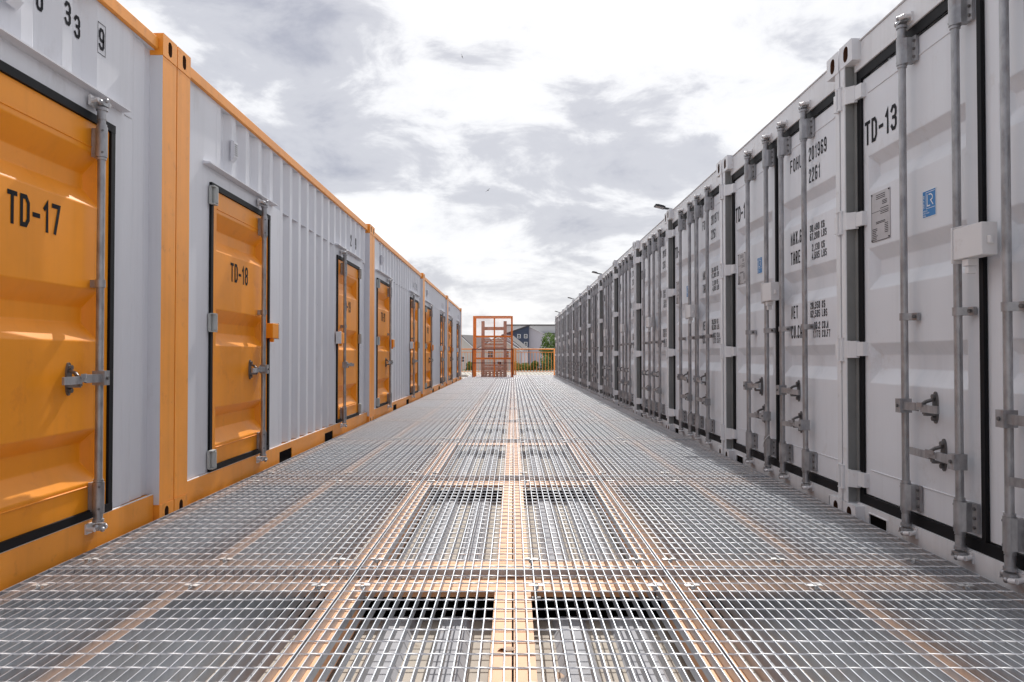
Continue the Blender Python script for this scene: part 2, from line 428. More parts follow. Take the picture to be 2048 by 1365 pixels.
def ribbed_door(w, z0, z1, ribs, depth, mat, e=0.035, mx=(0.075, 0.09), thick=0.05):
    # front plane at y=0, x from 0..w ; ribs = (zt0, zt1, zb1, zb0) top slope start/end, bottom slope end/start
    mb = MB(); xa, xb = mx[0], w-mx[1]
    zs = [z1]
    for zt0, zt1, zb1, zb0 in ribs:
        mb.add([(0,0,zs[-1]),(xa,0,zs[-1]),(xb,0,zs[-1]),(w,0,zs[-1]),(0,0,zt0),(xa,0,zt0),(xb,0,zt0),(w,0,zt0)],
               [(4,5,1,0),(5,6,2,1),(6,7,3,2)])
        mb.add([(0,0,zt0),(xa,0,zt0),(xb,0,zt0),(w,0,zt0),(0,0,zb0),(xa,0,zb0),(xb,0,zb0),(w,0,zb0),
                (xa+e,depth,zt1),(xb-e,depth,zt1),(xa+e,depth,zb1),(xb-e,depth,zb1)],
               [(4,5,1,0),(6,7,3,2),(8,9,2,1),(10,11,9,8),(5,6,11,10),(5,10,8,1),(11,6,2,9)])
        zs.append(zb0)
    zl = zs[-1]
    mb.add([(0,0,zl),(xa,0,zl),(xb,0,zl),(w,0,zl),(0,0,z0),(xa,0,z0),(xb,0,z0),(w,0,z0)], [(4,5,1,0),(5,6,2,1),(6,7,3,2)])
    mb.add([(0,0,z0),(w,0,z0),(w,0,z1),(0,0,z1),(0,thick,z0),(w,thick,z0),(w,thick,z1),(0,thick,z1)],
           [(0,3,7,4),(1,5,6,2),(3,2,6,7),(0,4,5,1),(4,7,6,5)])
    # weld beads above and below the pressed field
    zt = ribs[0][0]; zb = ribs[-1][3]
    return mb, xa, xb, zt, zb

def finish(mb, name, mats, merge=True):
    me = mb.mesh(name, mats)
    if merge:
        bm = bmesh.new(); bm.from_mesh(me); bmesh.ops.remove_doubles(bm, verts=bm.verts, dist=0.0004)
        bmesh.ops.recalc_face_normals(bm, faces=bm.faces); bm.to_mesh(me); bm.free()
    return me

def bar_mesh(z0, z1, r=0.0165):
    # round locking bar with cam ends; axis at x=0,y=0
    mb = MB()
    mb.cyl((0,0,z0+0.03), (0,0,z1-0.03), r, 14)
    for zc, s in ((z0, 1), (z1, -1)):
        mb.cyl((0,0,zc+s*0.075), (0,0,zc+s*0.03), r*1.18, 14)
        mb.cyl((0,0,zc+s*0.035), (0,0,zc+s*0.022), r*1.5, 12)
        mb.prism([(-0.020,-0.016),(0.028,-0.020),(0.036,0.006),(0.012,0.018),(-0.024,0.012)], 'z', zc-0.013, zc+0.013)
        mb.ball((-0.030, -0.006, zc+s*0.004), 0.014)
        mb.ball((0.036, 0.000, zc-s*0.006), 0.013)
        mb.ball((0.004, -0.018, zc-s*0.012), 0.011)
    return mb.mesh('lock_bar', ['galvanised'])
def keeper_mesh():
    # cam keeper welded to header / sill : plate plus two lugs
    mb = MB()
    mb.box(-0.045, 0.05, 0.024, 0.034, -0.022, 0.022)
    mb.cyl((-0.036, 0.026, 0.0), (-0.044, -0.012, 0.0), 0.010, 8)
    mb.tube([(0.040, 0.030, 0.004), (0.052, -0.006, 0.0), (0.030, -0.020, -0.003)], 0.0105, 8)
    return mb.mesh('cam_keeper', ['pale_paint'])
def bracket_mesh(h=0.125, r=0.0245):
    mb = MB()
    mb.cyl((0,0,-h/2), (0,0,h/2), r, 14)
    mb.cyl((0,0,h/2+0.001), (0,0,h/2+0.012), r*0.86, 14); mb.cyl((0,0,-h/2-0.012), (0,0,-h/2-0.001), r*0.86, 14)
    mb.prism([(0.0,-0.0244),(0.018,-0.016),(0.031,0.008),(0.034,0.030),(0.062,0.034),(0.062,0.046),(0.0,0.046)], 'z', -h/2+0.004, h/2-0.004)
    for zz in (-h*0.3, 0, h*0.3):
        mb.cyl((0.049,0.034,zz), (0.049,0.026,zz), 0.007, 8, 1)
    for zz in (-h*0.36, h*0.36):
        mb.cyl((-0.019,-0.012,zz), (-0.0225,-0.016,zz), 0.005, 8, 1)
    return mb.mesh('bar_bracket', ['galvanised', 'galvanised_dark'])
def guide_mesh():
    mb = MB()
    mb.cyl((0,0,-0.017), (0,0,0.017), 0.0215, 14)
    mb.prism([(0.0,-0.0212),(0.018,-0.012),(0.034,0.022),(0.058,0.030),(0.058,0.044),(0.0,0.046)], 'z', -0.0165, 0.0165)
    mb.cyl((0.047,0.026,0), (0.048,0.016,0), 0.008, 8, 1)
    return mb.mesh('bar_guide', ['galvanised', 'galvanised_dark'])
def handle_mesh(length, sgn):
    # hub on the bar, flat handle reaching in +x (sgn=1) or -x
    mb = MB(); s = sgn
    mb.box(-0.024, 0.024, -0.028, 0.026, -0.032, 0.032)
    mb.cyl((0.0, -0.028, 0), (0.0, -0.035, 0), 0.008, 8, 1)
    L1 = length*0.42
    mb.prism([(s*0.024, -0.015), (s*L1, -0.013), (s*L1, -0.003), (s*0.024, 0.002)], 'z', -0.018, 0.018)
    mb.prism([(s*L1, -0.015), (s*(L1+0.05), -0.022), (s*(L1+0.05), -0.012), (s*L1, -0.001)], 'z', -0.013, 0.012)
    mb.prism([(s*(L1+0.05), -0.022), (s*length, -0.030), (s*length, -0.020), (s*(L1+0.05), -0.010)], 'z', -0.020, 0.012)
    mb.prism([(s*length*0.45, -0.020), (s*length*0.62, -0.026), (s*length*0.56, -0.036)], 'z', 0.004, 0.022)
    return mb.mesh('handle', ['galvanised', 'galvanised_dark'])
def hasp_mesh():
    mb = MB()
    # oval back plate with two bolts and a cranked retainer
    pts = [(0.020*math.cos(a), 0.060*math.sin(a)) for a in [2*math.pi*i/16 for i in range(16)]]
    pts = [(x, z+(0.010 if z > 0 else -0.010)) for x, z in pts]
    mb.prism(pts, 'y', 0.0, 0.010)
    for zz in (-0.048, 0.048):
        mb.cyl((0,0,zz), (0,-0.012,zz), 0.011, 8)
    mb.prism([(-0.016,0.0),(0.014,0.0),(0.010,-0.045),(-0.004,-0.048)], 'z', -0.036, -0.022)
    mb.tube([(-0.004,0.0,0.036), (-0.012,-0.030,0.026), (-0.022,-0.046,0.012)], 0.008, 6)
    mb.box(-0.010, 0.010, -0.050, -0.040, -0.030, 0.014)
    return mb.mesh('handle_retainer', ['galvanised_dark'])

# ------------------------------------------------------------------ grey end-on containers (right row)
RX = 1.796           # casting face plane
def rear_shell(mb, x0, x1, y0, y1, z0, z1, mi=0):
    # corrugated sides, flat back; shallow transverse roof ribs
    def corr_side(xp, sgn):
        y = y0; pts = []
        while y < y1-0.2:
            pts += [(xp, y), (xp, y+0.072), (xp+sgn*0.036, y+0.140), (xp+sgn*0.036, y+0.210)]
            y += 0.278
        pts.append((xp, y1))
        vs = [(a, b, z0) for a, b in pts]+[(a, b, z1) for a, b in pts]; n = len(pts)
        mb.add(vs, [(i, i+1, n+i+1, n+i) for i in range(n-1)], mi)
    corr_side(x0, 1); corr_side(x1, -1)
    mb.add([(x0,y1,z0),(x1,y1,z0),(x1,y1,z1),(x0,y1,z1)], [(0,1,2,3)], mi)
def roof_mesh(x0, x1, y0, y1, z, mat):
    mb = MB(); y = y0; pts = []
    while y < y1-0.2:
        pts += [(y, z), (y+0.05, z), (y+0.07, z+0.018), (y+0.17, z+0.018), (y+0.19, z)]
        y += 0.209
    pts.append((y1, z)); n = len(pts)
    vs = [(x0, a, b) for a, b in pts]+[(x1, a, b) for a, b in pts]
    mb.add(vs, [(i, n+i, n+i+1, i+1) for i in range(n-1)])
    return mb.mesh('roof', [mat])

R_RIBS = [(1.885, 1.835, 1.775, 1.70), (1.40, 1.335, 1.255, 1.185), (0.905, 0.845, 0.775, 0.70)]
def r_door_mesh(side):
    w = 1.085
    mx = (0.075, 0.115) if side == 'l' else (0.085, 0.075)
    mb, xa, xb, zt, zb = ribbed_door(w, 0.115, 2.305, R_RIBS, 0.046, 'grey_paint', mx=mx)
    me = finish(mb, 'door', ['grey_paint'])
    return me
def bead_mesh(w, zs, xa, xb, mat):
    mb = MB()
    for z in zs: mb.cyl((xa, -0.001, z), (xb, -0.001, z), 0.0035, 6)
    return mb.mesh('weld_bead', [mat])
def r_hinge_mesh(s):
    # strap from the post front over to the door ; s=+1 reaches towards +x
    mb = MB()
    mb.prism([(s*-0.012, -0.002), (s*0.070, -0.002), (s*0.074, 0.012), (s*-0.012, 0.012)], 'z', -0.046, 0.046)
    mb.prism([(s*0.070, -0.002), (s*0.105, 0.030), (s*0.105, 0.048), (s*0.070, 0.020)], 'z', -0.046, 0.044)
    mb.prism([(0.105*s, 0.032-0.0), (0.165*s, 0.040), (0.168*s, 0.0685), (0.105*s, 0.0685)], 'z', -0.036, 0.038)
    mb.cyl((s*0.008, -0.006, -0.058), (s*0.008, -0.006, 0.058), 0.011, 10)
    mb.cyl((s*0.008, -0.006, 0.058), (s*0.008, -0.006, 0.064), 0.014, 10); mb.cyl((s*0.008, -0.006, -0.064), (s*0.008, -0.006, -0.058), 0.014, 10)
    return mb.mesh('hinge', ['grey_frame'])
def lockbox_mesh():
    mb = MB()
    mb.box(-0.045, 0.15, 0.0, 0.060, -0.062, 0.062)
    mb.box(-0.056, -0.047, -0.004, 0.060, -0.074, 0.070)
    mb.box(-0.046, 0.02, 0.004, 0.060, 0.064, 0.069)
    mb.prism([(0.151, 0.020), (0.156, 0.018), (0.164, 0.026), (0.164, 0.036), (0.151, 0.044)], 'z', -0.020, 0.010)
    mb.box(0.0, 0.040, 0.010, 0.050, -0.092, -0.063)
    mb.box(0.012, 0.034, 0.014, 0.046, -0.122, -0.093)
    return mb.mesh('lock_box', ['pale_paint'])
def gasket_frame(x0, x1, z0, z1, w, y0, y1, mid=None):
    mb = MB()
    mb.box(x0, x1, y0, y1, z1-w, z1); mb.box(x0, x1, y0, y1, z0, z0+w)
    mb.box(x0, x0+w, y0+0.0008, y1, z0+w, z1-w); mb.box(x1-w, x1, y0+0.0008, y1, z0+w, z1-w)
    if mid is not None: mb.box(mid[0], mid[1], y0-0.0008, y1, z0+w, z1-w)
    return mb.mesh('gasket', ['rubber'])

def plate_mesh():
    mb = MB()
    mb.box(0, 0.20, -0.003, 0.0, 0, 0.25, 0)
    rnd = random.Random(3)
    def ln(x0, x1, z, t=0.0028): mb.box(x0, x1, -0.0042, -0.0031, z, z+t, 1)
    for z in (0.232, 0.222, 0.213): ln(0.05+rnd.random()*.01, 0.15, z)
    for z in (0.196, 0.188, 0.180): ln(0.12, 0.17, z)
    ln(0.0, 0.19, 0.150, 0.0015)
    for z in (0.160, 0.142, 0.133): ln(0.10, 0.185, z)
    for z in (0.095, 0.088): ln(0.05, 0.15, z)
    for k in range(6): ln(0.145, 0.180, 0.078-k*0.009, 0.003)
    for k in range(7): ln(0.010, 0.05+rnd.random()*.02, 0.062-k*0.009, 0.003)
    mb.box(0.0, 0.0015, -0.0042, -0.0031, 0, 0.25, 1); mb.box(0.0, 0.20, -0.0042, -0.0031, 0, 0.0018, 1)
    for x, z in ((0.006, 0.243), (0.193, 0.243), (0.006, 0.008), (0.193, 0.008)): mb.cyl((x, -0.003, z), (x, -0.007, z), 0.004, 6, 1)
    return mb.mesh('data_plate', ['plate_grey', 'ink'])
def sticker_mesh():
    mb = MB()
    mb.box(0, 0.115, -0.0012, 0.0, 0, 0.125, 1)
    mb.box(0.004, 0.111, -0.0022, -0.0013, 0.004, 0.121, 0)
    y = -0.0028
    for a, b, c, d in ((0.032, 0.108, 0.1125, 0.1145), (0.032, 0.108, 0.040, 0.042), (0.032, 0.034, 0.042, 0.1125)):
        mb.box(a, b, y, -0.0023, c, d, 1)
    ribbon(mb, [(0, 1), (0, 0), (1, 0)], 0.0055, 0.044, 0.052, 0.022, 0.050, y-0.0003, 1)
    ribbon(mb, [(0, 1), (0.5, 1), (0.9, 0.85), (1, 0.7), (0.9, 0.52), (0.45, 0.44), (1.1, 0)], 0.0055, 0.060, 0.054, 0.030, 0.048, y-0.0006, 1)
    t = MB(); text(t, 'CERTIFIED', 0, 0, 0.011, stroke=0.16, y=0)
    t.v = [(0.020-z, y-0.0003, 0.044+x) for x, _, z in t.v]; mb.add(t.v, t.f, 1)
    for i, s_ in enumerate(('CONTAINER', 'CERTIFICATION', 'SCHEME')):
        text(mb, s_, 0.010, 0.028-i*0.0105, 0.0065, stroke=0.15, y=y-0.0003, mi=1)
    return mb.mesh('sticker', ['sticker_blue', 'sticker_white'])

def number_text_mesh(s):
    mb = MB(); text(mb, s, 0, 0, 0.126, w=0.061, stroke=0.145, gap=0.27)
    return mb.mesh('door_number', ['ink'])
def container_code_mesh(num):
    mb = MB()
    h = 0.088
    text(mb, 'FOHU', 0.0, 2.06, h, w=0.040, stroke=0.125, gap=0.42)
    text(mb, num, 0.335, 2.06, h, w=0.036, stroke=0.125, gap=0.42)
    text(mb, '22G1', 0.335, 1.925, h, w=0.036, stroke=0.125, gap=0.42)
    return mb.mesh('container_code', ['ink'])
def weights_mesh():
    mb = MB()
    text(mb, 'MAX.GR', 0.0, 1.575, 0.085, w=0.033, stroke=0.135, gap=0.42)
    text(mb, 'TARE', 0.0, 1.445, 0.085, w=0.033, stroke=0.135, gap=0.42)
    text(mb, 'NET', 0.0, 1.085, 0.085, w=0.033, stroke=0.135, gap=0.42)
    text(mb, 'CU.CAP', 0.0, 0.955, 0.085, w=0.033, stroke=0.135, gap=0.42)
    rows = [('30,480', 'KG', 1.612), ('67,200', 'LBS', 1.560), ('2,130', 'KG', 1.490), ('4,695', 'LBS', 1.438),
            ('28,350', 'KG', 1.130), ('62,505', 'LBS', 1.078), ('33.2', 'CU.M', 1.005), ('1,173', 'CU.FT', 0.953)]
    for a, b, z in rows:
        text(mb, a, 0.50, z, 0.044, w=0.021, stroke=0.155, gap=0.4, align='r')
        text(mb, b, 0.53, z, 0.044, w=0.021, stroke=0.155, gap=0.4)
    return mb.mesh('weight_markings', ['ink'])

def grey_container(idx, number, code, label):
    Yc = 4.37 - 1.229 + 2.458*idx
    t = thing('shipping_container', label, 'container', (RX + (0, .003, -.002, .006, -.004, .005, 0, -.005, .004, .007, -.003, .004, 0)[idx], Yc, (0, 0, .003, -.004, .006, 0, -.005, .004, 0, .005, -.003, .002, 0)[idx]), R(-90), 'grey containers standing end-on along the right side')
    zb, zt = -0.066, 2.525
    # frame
    def header():
        mb = MB()
        mb.box(-1.14, 1.14, 0.048, 0.14, 2.366, 2.508)
        mb.box(-1.14, 1.14, 0.040, 0.16, 2.5095, 2.517)
        return mb.mesh('header', ['grey_frame'])
    obj('header', cached('rheader', header), t, bevel=0.003)
    def sill():
        mb = MB(); z0, z1 = zb+0.004, 0.060
        segs = [(-1.14, -1.00, 1), (-1.00, -0.80, 0), (-0.80, 0.93, 1), (0.93, 0.985, 0), (0.985, 1.14, 1)]
        for a, b, full in segs:
            if full: mb.box(a, b, 0.048, 0.14, z0, z1)
            else:
                mb.box(a, b, 0.048, 0.14, 0.028, z1); mb.box(a+0.001, b-0.001, 0.053, 0.14, z0, 0.0275, 1)  # black infill stands in for the shade inside the slot
                mb.tube([(a, 0.046, z0), (a, 0.046, 0.028), (b, 0.046, 0.028), (b, 0.046, z0)], 0.004, 6)
        return mb.mesh('sill', ['grey_frame', 'shade_black'])
    obj('sill', cached('rsill', sill), t)
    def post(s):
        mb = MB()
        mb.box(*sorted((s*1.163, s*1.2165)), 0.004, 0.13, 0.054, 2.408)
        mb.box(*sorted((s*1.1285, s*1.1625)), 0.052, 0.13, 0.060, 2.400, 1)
        mb.box(*sorted((s*1.1610, s*1.1629)), 0.009, 0.052, 0.056, 2.406, 1)  # thin dark sheet on the post side, stands in for shade
        return mb.mesh('corner_post', ['grey_frame', 'post_shade'])
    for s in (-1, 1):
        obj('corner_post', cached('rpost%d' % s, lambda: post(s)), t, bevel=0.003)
        obj('corner_casting', cached('rcast', lambda: casting_mesh(0.162, 0.118, 0.178, 0.060, 0.084, 'grey_frame')), t, (s*1.137, 0, zt-0.118), bevel=0.004)
        obj('corner_casting', cached('rcast', None), t, (s*1.137, 0, zb), bevel=0.004)
    def shell():
        mb = MB(); rear_shell(mb, -1.20, 1.20, 0.10, 6.0, 0.0, 2.45); return mb.mesh('side_walls', ['grey_paint'])
    obj('side_walls', cached('rshell', shell), t)
    obj('roof', cached('rroof', lambda: roof_mesh(-1.21, 1.21, 0.10, 6.0, 2.452, 'roof_paint')), t)
    # doors
    for side, x0 in (('l', -1.10), ('r', 0.012)):
        d = obj('door', cached('rdoor'+side, lambda: r_door_mesh(side)), t, (x0, 0.069, 0), bevel=0.004)
        wd = 1.085
        for zz in (2.22, 0.245): obj('weld_bead', cached('rbead', lambda: bead_mesh(wd, (0,), 0.08, 1.0, 'grey_paint')), d, (0, 0, zz))
        if side == 'l':
            obj('gasket', cached('rgaskl', lambda: gasket_frame(-1.128, 1.128, 0.060, 2.365, 0.050, 0.056, 0.066)), t)
            obj('centre_gasket', cached('rgaskm', lambda: MB().box(-0.014, 0.014, 0.050, 0.066, 0.111, 2.314).mesh('centre_gasket', ['rubber'])), t)
        bars = ((-0.555, -0.11) if side == 'l' else (0.215, 0.635))
        for k, bx in enumerate(bars):
            lb = obj('lock_bar', cached('rbar', lambda: bar_mesh(0.035, 2.40)), d, (bx-x0, -0.050, 0))
            for zz in (2.255, 0.190):
                obj('bar_bracket', cached('bracket', bracket_mesh), d, (bx-x0, -0.050, zz))
            obj('bar_guide', cached('guide', guide_mesh), d, (bx-x0, -0.050, 1.02))
            for zz in (2.405, 0.030):
                obj('cam_keeper', cached('keeper', keeper_mesh), t, (bx, 0.014, zz))
        b0, b1 = bars
        obj('handle', cached('hl', lambda: handle_mesh(0.36, 1)), d, (b0-x0, -0.056, 0.610), (0, R(random.uniform(-3, 3)), R(random.uniform(-2, 3))))
        obj('handle', cached('hr', lambda: handle_mesh(0.37, -1)), d, (b1-x0, -0.056, 0.410), (0, R(random.uniform(-3, 3)), R(random.uniform(-3, 2))))
        obj('handle_retainer', cached('hasp', hasp_mesh), d, (b0-x0+0.18, -0.009, 0.612))
        obj('handle_retainer', cached('hasp', None), d, (b1-x0-0.20, -0.009, 0.412))
        s = 1 if side == 'l' else -1
        for zz in (2.245, 1.565, 0.875, 0.185):
            obj('hinge', cached('rh%d' % s, lambda: r_hinge_mesh(s)), t, (-s*1.215, 0.004, zz))
        if side == 'l':
            obj('door_number', cached('td'+number, lambda: number_text_mesh(number)), d, (-1.06-x0, -0.0015, 1.945))
            obj('data_plate', cached('plate', plate_mesh), d, (-0.985-x0, -0.0005, 1.425))
            obj('certification_sticker', cached('sticker', sticker_mesh), d, (-0.475-x0, -0.0005, 1.460))
        else:
            obj('container_code', cached('code'+code, lambda: container_code_mesh(code)), d, (0.255-x0, -0.0015, 0))
            obj('weight_markings', cached('weights', weights_mesh), d, (0.255-x0, -0.0015, 0))
    if idx in (1, 2):
        wire = lambda: MB().tube([(-0.036, 0.0, -0.02), (-0.022, -0.022, -0.005), (0.0, -0.030, 0.02), (0.024, -0.022, 0.055), (0.045, 0.0, 0.085), (0.062, 0.01, 0.080)], 0.0028, 6).tube([(-0.036, 0.0, -0.02), (-0.034, -0.012, -0.045)], 0.0028, 6).mesh('seal_wire', ['pale_paint'])
        obj('seal_wire', cached('wire', wire), t, (-0.11, 0.019, 0.195))
    obj('lock_box', cached('lockbox', lockbox_mesh), t, (0.0, -0.034, 1.283), bevel=0.006)
    return t

ord_ = ['', 'second', 'third', 'fourth', 'fifth', 'sixth', 'seventh', 'eighth', 'ninth', 'tenth', 'eleventh', 'twelfth', 'thirteenth']
codes = ['201968', '201969', '201971', '201974', '201972', '201975', '201970', '201973', '201976', '201977', '201978', '201979', '201980']
for i in range(13):
    num = 'TD-%d' % (13-i) if 13-i >= 10 else 'TD-0%d' % (13-i)
    if i == 0: lb = 'nearest grey container on the right, TD-13 lettered on its left door'
    elif i == 1: lb = 'grey container just beyond the one lettered TD-13, with 201969 22G1 and weight markings readable'
    elif i == 2: lb = 'third grey container on the right, the nearest black floodlight at its far upper corner'
    elif i == 12: lb = 'farthest grey container at the end of the right row, beside the orange railing'
    else: lb = '%s grey container from the camera in the row along the right' % ord_[i]
    grey_container(i, num, codes[i], lb)

# ------------------------------------------------------------------ orange and grey side-on containers (left row)
LX = -1.835
Y_O, Y_I = 0.045, 0.081      # outer and inner planes of the corrugated wall
ZB, ZT = -0.054, 2.537
def corr_pts(x0, x1, start='i'):
    pts = []; x = x0
    while x + 0.278 <= x1 + 1e-6:
        pts += [(x, Y_O), (x+0.072, Y_O), (x+0.140, Y_I), (x+0.210, Y_I)]
        x += 0.278
    pts.append((x, Y_O))
    if x < x1-0.01: pts.append((x1, Y_O))
    return pts
def strip(mb, pts, z0, z1, mi=0):
    n = len(pts)
    vs = [(a, b, z0) for a, b in pts]+[(a, b, z1) for a, b in pts]
    mb.add(vs, [(i, i+1, n+i+1, n+i) for i in range(n-1)], mi)
def l_wall_mesh(A, B, ph, upend):
    # A, B = outer gasket edges of the doors; ph = start of one outer flat; upend = where the upper corrugation stops
    mb = MB(); e = 0.070; YF = Y_O+0.001
    zd, zl, ztop = 0.122, 2.012, 2.445
    xs, xe = 0.172, 5.886
    import math as _m
    def grid(lo, hi):
        k0 = _m.ceil((lo-ph)/0.278); k1 = _m.floor((hi-ph-0.072)/0.278)
        return ph+k0*0.278, k1-k0
    def seg(lo, hi):
        p0, n = grid(lo, hi)
        pts = [(lo, YF), (p0-0.002, YF)]
        for k in range(n):
            x = p0+k*0.278
            pts += [(x, Y_O), (x+0.072, Y_O), (x+0.140, Y_I), (x+0.210, Y_I)]
        x = p0+n*0.278
        pts += [(x, Y_O), (x+0.072, Y_O), (hi, YF)]
        return pts
    a0, a1, b0, b1 = A[0], A[1], B[0], B[1]
    m0, m1 = a1+0.03, b0-0.03
    left = [(xs, e), (0.20, e), (0.235, 0.050), (a0-0.07, YF)]
    right = [(b1+0.10, YF), (b1+0.13, 0.052), (5.66, 0.052), (5.69, 0.060), (5.80, 0.060), (5.84, e), (xe, e)]
    up = seg(a0-0.02, upend)
    tail = [q for q in right if q[0] > upend+0.01]
    strip(mb, left + [q for q in up if q[0] > a0-0.07], zl, ztop)
    strip(mb, [up[-1]]+tail, zl, ztop)
    strip(mb, left+[(a0, YF)], zd, zl)
    strip(mb, [(a0, YF), (a1, YF)], 1.917, zl); strip(mb, [(b0, YF), (b1, YF)], 1.917, zl)
    strip(mb, [(a1, YF)]+seg(m0, m1)+[(b0, YF)], zd, zl)
    strip(mb, [(b1, YF)]+right, zd, zl)
    mb.box(0.172, 5.886, 0.044, 0.095, 2.444, 2.446)
    mb.box(a0-0.10, upend+0.01, YF+0.0005, 0.092, zl-0.003, zl-0.0005)
    return mb.mesh('corrugated_wall', ['lilac_paint'])
def l_post_mesh(inner):
    # inner = +1 when the wall is on the +x side
    mb = MB()
    x0, x1, z0, z1 = -0.0862, 0.0862, ZB+0.119, ZT-0.119
    mb.box(x0, x1, 0.002, 0.13, z0, z1, 0, skip='lr')
    mb.add([(x0,0.002,z0),(x0,0.13,z0),(x0,0.13,z1),(x0,0.002,z1)], [(0,3,2,1)], 1 if inner < 0 else 0)
    mb.add([(x1,0.002,z0),(x1,0.13,z0),(x1,0.13,z1),(x1,0.002,z1)], [(0,1,2,3)], 1 if inner > 0 else 0)
    return mb.mesh('corner_post', ['orange_frame', 'lilac_paint'])
def l_toprail():
    mb = MB(); mb.box(0.178, 5.88, 0.022, 0.085, 2.447, 2.508); return mb.mesh('top_rail', ['orange_frame'])
def l_botrail():
    mb = MB()
    xs = [(0.178, 2.05, 1), (2.05, 2.41, 0), (2.41, 3.59, 1), (3.59, 3.95, 0), (3.95, 5.88, 1)]
    for a, b, full in xs:
        if full: mb.box(a, b, 0.030, 0.12, ZB+0.004, 0.118)
        else:
            mb.box(a, b, 0.030, 0.12, 0.068, 0.118); mb.box(a+0.001, b-0.001, 0.036, 0.12, ZB+0.004, 0.0675, 1)  # black infill painted as the shade inside the fork pocket
    mb.cyl((0.18, 0.036, 0.120), (5.88, 0.036, 0.120), 0.0045, 6, 2)
    return mb.mesh('bottom_rail', ['orange_frame', 'shade_black', 'pale_paint'])
L_RIBS = [(1.745, 1.655, 1.585, 1.505), (1.135, 1.055, 0.985, 0.905), (0.515, 0.450, 0.370, 0.280)]
DW = 1.14
def l_door_mesh():
    mb, *_ = ribbed_door(DW, 0.155, 1.880, L_RIBS, 0.058, 'orange_paint', mx=(0.085, 0.085), thick=0.075)
    return finish(mb, 'door', ['orange_paint'])
def l_hinge(mat):
    mb = MB()
    mb.box(-0.050, -0.028, -0.010, 0.004, -0.055, 0.055); mb.cyl((-0.002, -0.016, -0.048), (-0.002, -0.016, 0.048), 0.021, 12)
    mb.box(-0.050, 0.018, -0.030, -0.004, 0.050, 0.058); mb.box(-0.050, 0.018, -0.030, -0.004, -0.058, -0.050)
    return mb.mesh('hinge', [mat])
def l_lockbox():
    mb = MB()
    mb.box(-0.03, 0.12, 0.0, 0.055, -0.056, 0.056); mb.box(0.125, 0.145, -0.002, 0.055, -0.062, 0.066, 1)
    mb.box(0.02, 0.05, 0.012, 0.04, -0.085, -0.057)
    return mb.mesh('lock_box', ['orange_paint', 'pale_paint'])
def l_ledge():
    mb = MB()
    mb.prism([(0.085, 2.036), (0.000, 2.020), (0.000, 2.012), (0.085, 2.008)], 'x', 0.0, 1.40)
    return mb.mesh('drip_ledge', ['lilac_paint'])
def l_vent():
    mb = MB()
    mb.prism([(0.044, 0.0), (0.020, 0.03), (0.020, 0.13), (0.044, 0.14)], 'x', 0, 0.07)
    for k in range(6): mb.box(0.008, 0.062, 0.0175, 0.0195, 0.040+k*0.014, 0.044+k*0.014, 1)
    return mb.mesh('vent', ['lilac_paint', 'galvanised_dark'])
def digits_mesh(s):
    # digits spread over outer and inner flats; last one boxed and on an outer flat at x=0
    mb = MB(); n = len(s)
    for k, c in enumerate(s):
        outer = (n-1-k) % 2 == 0
        y = (Y_O if outer else Y_I) - 0.002
        x = -(n-1-k)*0.139
        text(mb, c, x-0.024, 0, 0.10, w=0.048, stroke=0.15, y=y)
        if k == n-1:
            ribbon(mb, [(0,0),(1,0),(1,1),(0,1),'c'], 0.003, x-0.033, -0.020, 0.066, 0.140, y, 0)
    return mb.mesh('container_number', ['ink'])

